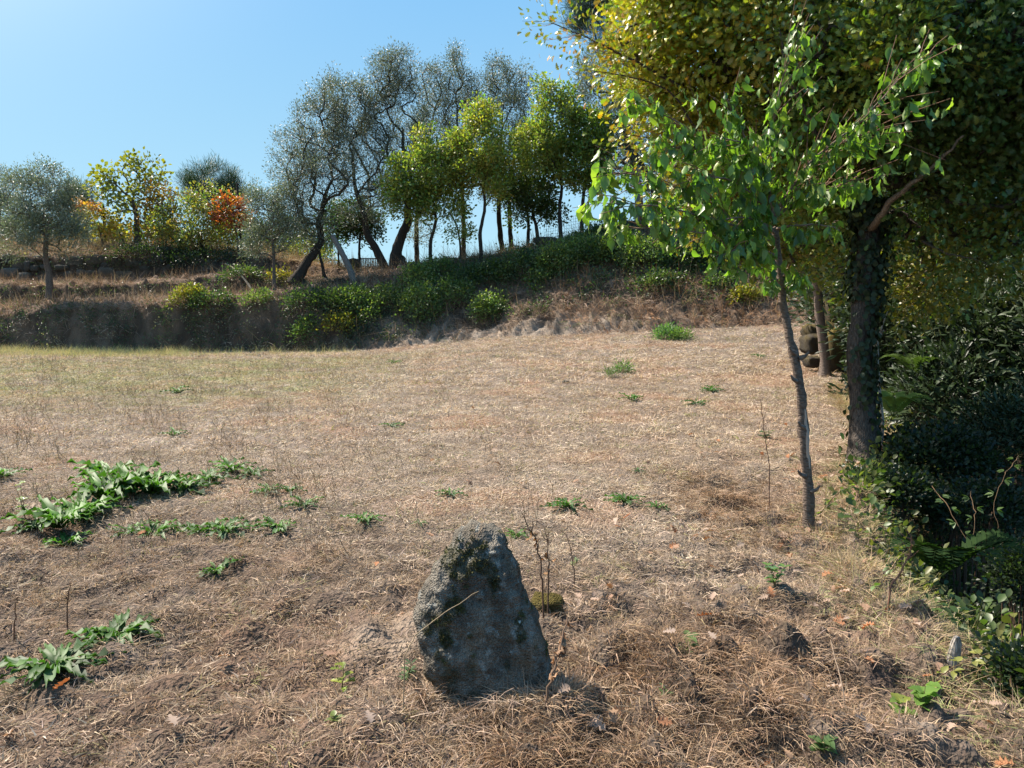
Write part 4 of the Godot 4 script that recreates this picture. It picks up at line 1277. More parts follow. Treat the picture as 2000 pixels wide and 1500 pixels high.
	shrub("thicket", "dim thicket behind the smaller olive tree", "thickets behind the upper terrace", L.oak, Vector3(-12.340, 4.071, -43.000), Vector3(1.72, 2.49, 2.11), 330, {"base_y": 3.87, "scale": 1.5, "tones": [Color(0.06, 0.085, 0.04), Color(0.08, 0.1, 0.04)], "thick": 3.0})
	shrub("thicket", "dull green thicket at the far left edge of the terraces", "thickets behind the upper terrace", L.oak, Vector3(-31.006, 4.872, -44.000), Vector3(2.05, 2.23, 2.14), 330, {"base_y": 4.67, "scale": 1.5, "tones": [Color(0.06, 0.085, 0.04), Color(0.08, 0.1, 0.04)], "thick": 3.0})
	# bright green undergrowth seen through the gap by the leaning olive
	shrub("green_bush", "bright green and yellow bush behind the foot of the leaning olive", "", L.bramble, Vector3(-9.812, 4.165, -36.500), Vector3(1.17, 0.58, 0.88), 130, {"base_y": Vector3(-9.812, 4.165, -36.500).y - 0.3, "tones": [Color(0.2, 0.24, 0.05), Color(0.3, 0.26, 0.06)], "scale": 1.3})

func ridge_trees() -> void:
	var g := "tall grey trees on the ridge"
	var o := {"per": 5, "more": 1.8, "up": 1.3, "attach": 0.4, "twig": 0.0085, "gap": -0.4, "gap_size": 1.1, "jitter": 0.2, "lift": 0.5, "power": 0.44}
	tree("tall_olive", "leaning grey tree with bent dark trunk at the left end of the ridge", g, L.grey, [Vector3(-8.833, 2.604, -31.200), Vector3(-8.412, 3.349, -31.400), Vector3(-7.802, 4.364, -31.800), Vector3(-7.940, 5.044, -32.000), Vector3(-7.754, 5.766, -32.000), Vector3(-7.570, 6.444, -32.000)], 0.22, 0.07,
		[[Vector3(-8.855, 7.609, -32.000), Vector3(0.90, 1.24, 1.07), 40], [Vector3(-7.845, 8.825, -32.000), Vector3(0.98, 1.54, 1.26), 52], [Vector3(-8.309, 6.122, -31.600), Vector3(0.93, 1.31, 1.12), 34], [Vector3(-7.282, 9.831, -32.000), Vector3(0.60, 1.11, 0.85), 22], [Vector3(-9.179, 5.766, -32.000), Vector3(0.64, 0.77, 0.70), 16], [Vector3(-6.954, 7.952, -32.200), Vector3(0.82, 1.33, 1.07), 32], [Vector3(-7.278, 6.930, -31.000), Vector3(0.95, 0.95, 0.95), 26], [Vector3(-8.410, 4.734, -32.000), Vector3(0.64, 0.64, 0.64), 10]], o)
	tree("tall_olive", "grey tree whose trunk leans left from beside the railing", g, L.grey, [Vector3(-5.239, 3.360, -32.400), Vector3(-5.651, 4.043, -32.500), Vector3(-6.083, 4.791, -32.600), Vector3(-6.214, 5.551, -32.800), Vector3(-6.596, 6.741, -33.000), Vector3(-6.697, 8.108, -33.000)], 0.19, 0.045,
		[[Vector3(-6.705, 9.719, -33.200), Vector3(0.80, 1.37, 1.08), 38], [Vector3(-5.967, 8.108, -33.000), Vector3(0.88, 1.45, 1.17), 40], [Vector3(-7.248, 10.448, -33.200), Vector3(0.44, 0.75, 0.60), 10], [Vector3(-6.403, 5.948, -32.600), Vector3(1.04, 1.13, 1.09), 28], [Vector3(-5.531, 6.000, -33.000), Vector3(0.66, 1.01, 0.84), 18], [Vector3(-6.142, 10.189, -33.000), Vector3(0.40, 0.88, 0.64), 12]], o)
	tree("tall_olive", "tallest grey tree with a thick curved trunk right of the railing", g, L.grey, [Vector3(-4.816, 3.255, -32.000), Vector3(-4.763, 4.007, -32.000), Vector3(-4.485, 4.815, -32.200), Vector3(-4.313, 5.400, -32.400), Vector3(-4.443, 7.200, -32.600), Vector3(-4.579, 9.152, -33.000)], 0.25, 0.04,
		[[Vector3(-5.164, 11.322, -33.000), Vector3(0.66, 0.84, 0.75), 24], [Vector3(-4.613, 11.219, -33.000), Vector3(0.57, 1.01, 0.79), 24], [Vector3(-4.493, 9.152, -33.000), Vector3(1.10, 1.80, 1.45), 56], [Vector3(-5.589, 9.137, -33.400), Vector3(0.76, 1.56, 1.16), 32], [Vector3(-4.208, 7.304, -32.600), Vector3(0.91, 1.30, 1.11), 32], [Vector3(-5.584, 10.395, -33.000), Vector3(0.44, 0.75, 0.59), 10]], o)
	tree("tall_olive", "grey tree with straight slim trunk behind the first yellow oak", g, L.grey, [Vector3(-4.148, 3.708, -34.000), Vector3(-4.197, 5.517, -34.400), Vector3(-3.879, 7.758, -34.600), Vector3(-3.443, 10.264, -35.000)], 0.13, 0.03,
		[[Vector3(-3.479, 11.141, -35.000), Vector3(0.61, 1.21, 0.91), 30], [Vector3(-3.681, 9.161, -35.000), Vector3(0.98, 1.45, 1.21), 40], [Vector3(-4.062, 7.538, -34.600), Vector3(0.92, 0.92, 0.92), 20], [Vector3(-4.065, 5.033, -34.000), Vector3(0.59, 0.95, 0.77), 10]], o)
	tree("tall_olive", "pointed grey tree with a narrow plume in the middle of the ridge", g, L.grey, [Vector3(-2.191, 3.995, -35.000), Vector3(-2.178, 6.035, -35.000), Vector3(-2.368, 8.496, -35.000), Vector3(-2.443, 10.703, -35.000)], 0.13, 0.03,
		[[Vector3(-2.479, 11.905, -35.000), Vector3(0.40, 0.93, 0.67), 20], [Vector3(-2.354, 10.484, -35.000), Vector3(0.70, 1.35, 1.03), 32], [Vector3(-1.672, 11.141, -35.000), Vector3(0.40, 0.84, 0.62), 14], [Vector3(-2.163, 8.496, -35.000), Vector3(1.07, 1.40, 1.24), 32], [Vector3(-2.952, 9.382, -35.000), Vector3(0.51, 1.40, 0.96), 16]], o)
	tree("tall_olive", "grey tree with two plumes right of the pointed one", g, L.grey, [Vector3(-0.348, 4.079, -33.000), Vector3(-0.566, 5.812, -33.200), Vector3(-0.478, 7.973, -33.400), Vector3(-0.391, 9.922, -33.600)], 0.13, 0.03,
		[[Vector3(-0.610, 11.345, -33.800), Vector3(0.54, 0.72, 0.63), 20], [Vector3(0.349, 10.923, -33.800), Vector3(0.52, 0.90, 0.71), 20], [Vector3(-0.261, 9.393, -33.600), Vector3(0.94, 1.48, 1.21), 40], [Vector3(0.087, 7.302, -33.200), Vector3(1.02, 1.15, 1.08), 28], [Vector3(-0.911, 10.553, -33.600), Vector3(0.31, 0.90, 0.60), 10]], o)
	tree("tall_olive", "slim dark grey trunk close beside the two plumed tree", g, L.grey, [Vector3(0.043, 4.008, -32.600), Vector3(-0.108, 5.551, -32.800), Vector3(0.000, 7.268, -33.000), Vector3(0.214, 8.735, -33.000)], 0.11, 0.05, [[Vector3(0.386, 8.735, -33.000), Vector3(0.66, 1.06, 0.86), 18], [Vector3(-0.539, 6.635, -33.000), Vector3(0.79, 0.88, 0.84), 16]], o)
	tree("tall_olive", "broad blue grey tree behind the oak leaves right of the ridge", g, L.grey, [Vector3(5.822, 5.056, -30.600), Vector3(5.595, 6.306, -30.800), Vector3(4.944, 7.523, -31.000), Vector3(4.115, 9.090, -31.000)], 0.2, 0.08,
		[[Vector3(3.643, 9.965, -31.000), Vector3(1.07, 1.16, 1.12), 46], [Vector3(2.998, 10.449, -31.000), Vector3(0.58, 0.74, 0.66), 16], [Vector3(4.656, 9.188, -31.000), Vector3(1.16, 1.57, 1.36), 56], [Vector3(3.872, 7.719, -31.000), Vector3(1.03, 1.16, 1.10), 40], [Vector3(5.152, 7.128, -31.000), Vector3(0.91, 1.12, 1.01), 34], [Vector3(5.907, 6.732, -31.000), Vector3(0.70, 1.24, 0.97), 26], [Vector3(6.654, 7.719, -31.000), Vector3(1.24, 1.65, 1.45), 36]], o)
	tree("pine_tree", "tall pine rising behind the yellow oak at the top of the picture", "", L.pine, [Vector3(6.610, 5.671, -38.000), Vector3(5.944, 8.354, -38.000), Vector3(4.896, 12.662, -38.000), Vector3(4.474, 17.102, -38.000)], 0.24, 0.12,
		[[Vector3(3.521, 15.665, -38.000), Vector3(0.86, 0.66, 0.76), 34], [Vector3(4.488, 15.990, -38.000), Vector3(0.86, 0.86, 0.86), 30], [Vector3(3.211, 15.012, -38.000), Vector3(0.56, 0.41, 0.48), 14], [Vector3(4.106, 17.563, -38.000), Vector3(1.27, 1.01, 1.14), 36], [Vector3(4.631, 14.310, -38.000), Vector3(1.01, 0.76, 0.89), 24]], {"per": 6, "size": 1.1, "lift": 0.5, "attach": 0.6, "up": 0.3})
	# small oaks turning yellow, in a row along the crest
	var y := "young yellow green oaks along the ridge"
	var oo := {"per": 8, "gap": -0.25, "gap_size": 1.4, "up": 0.6, "attach": 0.55, "jitter": 0.14, "lift": 0.35}
	tree("young_oak", "leftmost yellow green oak on the ridge with curved slim trunk", y, L.oak, [Vector3(-3.210, 3.398, -30.800), Vector3(-3.222, 4.220, -30.800), Vector3(-3.011, 5.078, -30.800), Vector3(-3.104, 5.812, -30.800)], 0.085, 0.05,
		[[Vector3(-3.989, 6.010, -30.800), Vector3(0.99, 0.82, 0.90), 52], [Vector3(-3.093, 6.897, -30.800), Vector3(0.99, 1.03, 1.01), 60], [Vector3(-4.663, 6.700, -30.800), Vector3(0.45, 0.74, 0.60), 18], [Vector3(-3.423, 7.974, -30.800), Vector3(0.33, 0.62, 0.47), 14], [Vector3(-2.702, 5.713, -30.800), Vector3(0.99, 0.74, 0.86), 38]], oo)
	tree("young_oak", "yellowest young oak in the middle of the ridge row", y, L.oak, [Vector3(-1.182, 3.674, -30.400), Vector3(-1.238, 4.582, -30.400), Vector3(-1.055, 5.563, -30.400), Vector3(-1.112, 6.343, -30.400)], 0.085, 0.05,
		[[Vector3(-1.147, 7.603, -30.400), Vector3(0.93, 1.22, 1.07), 66], [Vector3(-1.981, 7.120, -30.400), Vector3(0.77, 0.93, 0.85), 40], [Vector3(-0.674, 6.732, -30.400), Vector3(0.77, 0.97, 0.87), 40], [Vector3(-1.142, 8.909, -30.400), Vector3(0.61, 0.61, 0.61), 24], [Vector3(-2.292, 7.892, -30.400), Vector3(0.36, 0.45, 0.41), 10]], oo.merged({"tones": [Color(0.46, 0.41, 0.09), Color(0.32, 0.35, 0.085), Color(0.54, 0.42, 0.09), Color(0.25, 0.29, 0.075)]}, true))
	tree("young_oak", "tall pointed green oak with straight trunk left of the wire netting", y, L.oak, [Vector3(1.932, 4.303, -30.600), Vector3(1.864, 5.490, -30.600), Vector3(1.939, 6.374, -30.600), Vector3(1.791, 7.642, -30.600)], 0.085, 0.045,
		[[Vector3(1.786, 8.513, -30.600), Vector3(0.86, 1.14, 1.00), 60], [Vector3(1.154, 7.642, -30.600), Vector3(0.94, 0.94, 0.94), 50], [Vector3(1.265, 9.763, -30.600), Vector3(0.29, 0.82, 0.55), 14], [Vector3(2.233, 7.155, -30.600), Vector3(0.94, 0.86, 0.90), 46], [Vector3(0.675, 8.223, -30.600), Vector3(0.53, 0.57, 0.55), 16], [Vector3(1.878, 9.667, -30.600), Vector3(0.41, 0.53, 0.47), 12]], oo)
	tree("young_oak", "green oak with forked trunk just left of the cherry leaves", y, L.oak, [Vector3(2.701, 4.348, -30.200), Vector3(2.711, 5.343, -30.200), Vector3(2.782, 6.216, -30.200)], 0.09, 0.06,
		[[Vector3(2.951, 7.084, -30.200), Vector3(0.77, 0.97, 0.87), 46], [Vector3(2.783, 8.291, -30.200), Vector3(0.72, 0.81, 0.77), 34], [Vector3(3.377, 7.756, -30.200), Vector3(0.48, 0.89, 0.68), 22]], oo.merged({"tones": [Color(0.17, 0.24, 0.05), Color(0.15, 0.22, 0.05), Color(0.26, 0.26, 0.055)]}, true))
	tree("young_oak", "low dark spreading oak with bent branches beside the wire netting", y, L.oak, [Vector3(1.061, 4.257, -31.000), Vector3(0.956, 4.940, -31.000), Vector3(0.813, 5.340, -31.000)], 0.09, 0.06,
		[[Vector3(0.852, 6.038, -31.000), Vector3(0.95, 0.70, 0.83), 40], [Vector3(0.406, 5.580, -31.000), Vector3(0.62, 0.50, 0.56), 18], [Vector3(1.523, 5.639, -31.000), Vector3(0.54, 0.41, 0.48), 14]], oo.merged({"tones": [Color(0.1, 0.13, 0.035), Color(0.08, 0.11, 0.03)]}, true))
	tree("young_oak", "dark leafed oak filling the gap between the two slim pairs of trunks", y, L.oak, [Vector3(0.632, 4.215, -32.000), Vector3(0.672, 5.251, -32.000), Vector3(0.460, 6.280, -32.000)], 0.08, 0.05, [[Vector3(0.313, 6.895, -32.000), Vector3(0.85, 0.85, 0.85), 30]], oo.merged({"tones": [Color(0.1, 0.13, 0.04)]}, true))
	tree("sapling", "tiny forked sapling with two small leaf tufts against the sky", "", L.oak, [Vector3(-2.058, 3.587, -30.600), Vector3(-2.034, 4.105, -30.600), Vector3(-2.169, 4.898, -30.600), Vector3(-2.407, 5.293, -30.600)], 0.05, 0.025, [[Vector3(-2.051, 4.561, -30.600), Vector3(0.53, 0.18, 0.36), 14], [Vector3(-2.408, 5.194, -30.600), Vector3(0.24, 0.16, 0.20), 5]], {"per": 4, "attach": 0.4, "size": 0.8, "jitter": 0.08})
	tree("evergreen_bush", "dark green small leaved tree left of the railing", "", L.oak, [Vector3(-6.665, 3.397, -34.000), Vector3(-6.668, 4.372, -34.000), Vector3(-6.566, 5.033, -34.000)], 0.07, 0.04, [[Vector3(-6.870, 5.473, -34.000), Vector3(0.82, 0.82, 0.82), 34], [Vector3(-6.209, 5.033, -34.000), Vector3(0.54, 0.63, 0.59), 16], [Vector3(-7.323, 5.143, -34.000), Vector3(0.50, 0.50, 0.50), 14]], {"per": 6, "tones": [Color(0.035, 0.07, 0.03), Color(0.05, 0.09, 0.03)]})
	tree("evergreen_bush", "bright green leafy sapling between the leaning grey trunk and the olives", "", L.oak, [Vector3(-7.678, 3.282, -34.400), Vector3(-7.698, 4.403, -34.400), Vector3(-7.773, 5.073, -34.400)], 0.05, 0.03, [[Vector3(-7.785, 5.517, -34.400), Vector3(0.50, 0.73, 0.62), 18], [Vector3(-7.919, 4.627, -34.400), Vector3(0.41, 0.46, 0.44), 8]], {"per": 6, "tones": [Color(0.08, 0.16, 0.04), Color(0.06, 0.12, 0.03)]})
	tree("thin_tree", "thin dark bare trunk right of the leaning olive", "", L.grey, [Vector3(-7.646, 2.781, -31.600), Vector3(-7.734, 3.463, -31.600), Vector3(-7.825, 3.978, -31.600), Vector3(-7.724, 5.023, -31.800)], 0.07, 0.03, [[Vector3(-7.718, 5.229, -31.800), Vector3(0.55, 0.85, 0.70), 12], [Vector3(-7.939, 4.388, -31.600), Vector3(0.42, 0.38, 0.40), 7]], {"per": 6, "attach": 0.5})
	# the leaning cut trunk
	var m := Mesher.new()
	var b: Vector3 = Vector3(-6.108, 2.812, -30.200)
	b.y = height(b.x, -b.z) - 0.1
	var line := PackedVector3Array()
	var rad := PackedFloat32Array()
	var q := [b, Vector3(-6.319, 3.188, -30.200), Vector3(-6.529, 3.641, -30.200), Vector3(-6.758, 4.073, -30.200), Vector3(-6.967, 4.465, -30.200)]
	for k in 5:
		for j in 4:
			if k < 4: line.append(q[k].lerp(q[k + 1], j / 4.0) - b); rad.append(0.13 - 0.01 * k)
	line.append(q[4] - b); rad.append(0.085)
	tube(m, line, rad, 10, Color(0.3, 0.27, 0.24), 0.25)
	tag(part("leaning_log", m.mesh(), M.bark_dark, self, b), "bare pale grey trunk leaning left on the dry slope before the railing", "log")
	m = Mesher.new()
	b = Vector3(-10.030, 2.495, -30.200)
	b.y = height(b.x, -b.z)
	var e: Vector3 = Vector3(-11.969, 3.508, -32.400) - b
	line = PackedVector3Array()
	rad = PackedFloat32Array()
	for k in 9:
		line.append(e * (k / 8.0) + Vector3(0, sin(k / 8.0 * PI) * 0.22, 0)); rad.append(0.055 - 0.003 * k)
	tube(m, line, rad, 7, Color(0.3, 0.26, 0.21), 0.2)
	tag(part("fallen_branch", m.mesh(), M.bark_dark, self, b), "long curved branch leaning on the step left of the smaller olive", "branch")

func banks() -> void:
	var tones_lit := [Color(0.16, 0.24, 0.08), Color(0.22, 0.3, 0.1), Color(0.11, 0.175, 0.06), Color(0.26, 0.29, 0.1)]  # one bramble in lit, dim and dark greens: light put into leaf colour
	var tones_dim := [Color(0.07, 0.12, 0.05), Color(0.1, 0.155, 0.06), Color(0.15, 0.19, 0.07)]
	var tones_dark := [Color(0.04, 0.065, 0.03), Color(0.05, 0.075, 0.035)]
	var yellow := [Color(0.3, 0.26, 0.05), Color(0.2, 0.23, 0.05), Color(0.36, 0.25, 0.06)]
	var list := [
		["large bright bramble mound at the right end of the shaded bank", Vector3(-5.838, 1.599, -28.478), Vector3(0.76, 0.61, 0.42), 287, 0],
		["bramble under the large bright mound", Vector3(-6.719, 1.459, -28.210), Vector3(0.56, 0.43, 0.30), 100, 1],
		["dim bramble trailing down left of the large mound", Vector3(-7.635, 1.441, -28.284), Vector3(0.56, 0.39, 0.27), 87, 1],
		["bramble of mixed greens on the middle of the shaded bank", Vector3(-9.448, 1.593, -28.574), Vector3(0.42, 0.31, 0.21), 62, 0],
		["sprawling dim bramble under the yellow bush", Vector3(-11.173, 1.421, -28.621), Vector3(0.68, 0.35, 0.33), 100, 1],
		["yellow green bush on the edge of the low terrace", Vector3(-11.983, 1.779, -28.781), Vector3(0.54, 0.35, 0.26), 150, 2],
		["tiny bright bramble low on the bank by the field", Vector3(-7.461, 0.456, -27.814), Vector3(0.26, 0.30, 0.21), 62, 0],
		["small orange tinged bramble at the foot of the large mound", Vector3(-6.164, 0.750, -27.740), Vector3(0.44, 0.38, 0.27), 100, 2],
		["small bramble right of the large mound at its foot", Vector3(-5.144, 1.063, -27.929), Vector3(0.22, 0.26, 0.18), 50, 0],
		["narrow bramble between the large mound and the hanging one", Vector3(-4.611, 1.582, -28.459), Vector3(0.38, 0.57, 0.39), 112, 0],
		["hanging bramble tongue reaching low on the bare bank", Vector3(-3.318, 1.416, -28.174), Vector3(0.64, 0.99, 0.69), 300, 0],
		["upper part of the hanging bramble tongue", Vector3(-3.542, 2.243, -29.015), Vector3(0.58, 0.67, 0.46), 162, 0],
		["bramble on the crest below the slim oak trunk", Vector3(-2.798, 2.933, -29.924), Vector3(0.60, 0.50, 0.35), 150, 0],
		["dim bramble under the yellowest oak", Vector3(-1.814, 2.494, -28.966), Vector3(0.69, 0.53, 0.37), 162, 1],
		["low leafy spur of the dim bramble", Vector3(-2.062, 1.900, -28.380), Vector3(0.60, 0.56, 0.39), 162, 0],
		["bright bramble alone at the foot of the ridge bank", Vector3(-0.815, 1.279, -27.345), Vector3(0.47, 0.58, 0.41), 212, 0],
		["dim bramble right of the yellowest oak", Vector3(-0.665, 2.680, -28.849), Vector3(0.65, 0.53, 0.37), 162, 1],
		["dim bramble below the two plumed grey tree", Vector3(0.374, 2.708, -28.425), Vector3(0.83, 0.83, 0.57), 275, 1],
		["bright bramble on the right slope below the netting", Vector3(1.659, 2.916, -28.009), Vector3(0.74, 0.73, 0.51), 287, 0],
		["bramble hanging below the right slope", Vector3(1.097, 2.541, -27.754), Vector3(0.48, 0.34, 0.24), 87, 0],
		["wide bright bramble under the wire netting", Vector3(2.767, 3.192, -28.061), Vector3(0.93, 0.73, 0.51), 337, 0],
		["round bramble mound left of the cherry leaves", Vector3(3.928, 3.284, -27.802), Vector3(0.89, 0.81, 0.56), 350, 0],
		["full round bramble mound beneath the granite post", Vector3(4.743, 3.039, -27.217), Vector3(0.72, 0.75, 0.52), 300, 0],
		["bramble mound behind the cherry leaf tips", Vector3(6.135, 3.119, -27.048), Vector3(0.72, 0.74, 0.52), 275, 1],
		["grey green bush in the dry bank under the round mounds", Vector3(4.938, 2.331, -26.011), Vector3(0.41, 0.40, 0.28), 112, 1],
		["dim bramble on the dry bank behind the cherry leaves", Vector3(6.982, 2.294, -25.706), Vector3(0.41, 0.31, 0.22), 112, 1],
		["small yellow green bush in the shaded dry bank", Vector3(7.588, 1.821, -24.871), Vector3(0.33, 0.23, 0.16), 100, 2],
		["bramble on the crest left of the granite post", Vector3(3.452, 4.145, -29.257), Vector3(0.78, 0.40, 0.37), 150, 1],
		["bramble on the dark corner behind the cherry trunk", Vector3(7.080, 3.112, -26.922), Vector3(0.89, 0.74, 0.51), 250, 1],
		["bright little bush beside the smaller olive trunk", Vector3(-9.429, 2.762, -31.652), Vector3(0.34, 0.17, 0.16), 50, 2],
		["low bramble on the step right of the fallen branch", Vector3(-10.949, 2.574, -31.330), Vector3(0.71, 0.24, 0.34), 87, 1],
		["ivy mound under the fig tree roots", Vector3(-16.049, 3.581, -33.659), Vector3(1.34, 0.31, 0.64), 137, 3],
		["ivy hanging below the bushy fruit tree", Vector3(-13.208, 3.415, -33.457), Vector3(1.56, 0.36, 0.75), 137, 3],
		["pale shrub on the crest before the wire netting", Vector3(2.491, 3.803, -29.195), Vector3(0.58, 0.31, 0.28), 100, 0],
		["dim bramble high on the bank behind the oak trunk", Vector3(9.715, 2.952, -26.377), Vector3(1.23, 1.01, 0.70), 325, 1]
	]
	for b in list:
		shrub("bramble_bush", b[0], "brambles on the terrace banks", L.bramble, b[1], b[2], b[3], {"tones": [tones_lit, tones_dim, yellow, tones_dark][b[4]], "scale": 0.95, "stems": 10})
	# low dark plants that cover the shaded bank
	var cover := Scatter.new()
	for k in 9000:
		var d := rng.randf_range(27.0, 35.0)
		var x := d * rng.randf_range(-0.75, -0.1)
		var h := ground(x, d)
		if not (seg == 3 or seg == 7 or seg == 5): continue
		if seg == 3 and patch.get_noise_2d(x * 0.9 + 3.0, d * 0.9) < -0.12: continue
		if seg == 7 and (x / d > -0.4 or seg_f < 0.45): continue
		if seg == 5 and rng.randf() < 0.6: continue
		var c := Color(0.06, 0.09, 0.045).lerp(Color(0.17, 0.18, 0.1), rng.randf() * rng.randf())
		if rng.randf() < 0.12: c = Color(0.4, 0.33, 0.25)
		cover.add(turned(slope_normal(x, d) + rv() * 0.7, rng.randf() * TAU, rng.randf_range(0.45, 0.95)), Vector3(x, h, -d), c)
	var o := mass("bank_ivy", cover, L.bramble.sprays[0], M.leaf, self)
	tag(o, "dark low bramble and ivy covering the shaded left bank and stone wall", "ivy", "", "stuff")
	cover = Scatter.new()
	for k in 5600:
		var d := rng.randf_range(24.0, 31.0)
		var u := rng.randf_range(-0.06, 0.4)
		var x := d * u
		var h := ground(x, d)
		if seg < 4 or seg > 8: continue
		if seg == 4 and rng.randf() > 0.35: continue
		if seg >= 8 and rng.randf() > 0.25: continue
		if patch.get_noise_2d(x * 0.9 + 13.0, d * 0.9) < 0.1: continue
		var c := Color(0.05, 0.095, 0.035).lerp(Color(0.1, 0.16, 0.05), rng.randf())
		cover.add(turned(slope_normal(x, d) + rv() * 0.7 + Vector3(0, 0.3, 0), rng.randf() * TAU, rng.randf_range(0.6, 1.2)), Vector3(x, h, -d), c)
	o = mass("bank_brambles", cover, L.bramble.sprays[1], M.leaf, self)
	tag(o, "low green brambles spread over the bank under the ridge trees", "brambles", "", "stuff")
	cover = Scatter.new()
	for k in 1500:
		var u := rng.randf_range(-0.85, -0.26)
		var d := rng.randf_range(36.0, 41.0)
		var x := d * u
		cover.add(turned(Vector3.UP + rv() * 0.5, rng.randf() * TAU, rng.randf_range(0.6, 1.1)), Vector3(x, ground(x, d), -d), Color(0.12, 0.13, 0.06).lerp(Color(0.36, 0.26, 0.15), rng.randf()))
	o = mass("terrace_weeds", cover, L.weed.sprays[0], M.leaf, self)
	tag(o, "dry and green weeds along the edge of the upper left terrace", "weeds", "", "stuff")

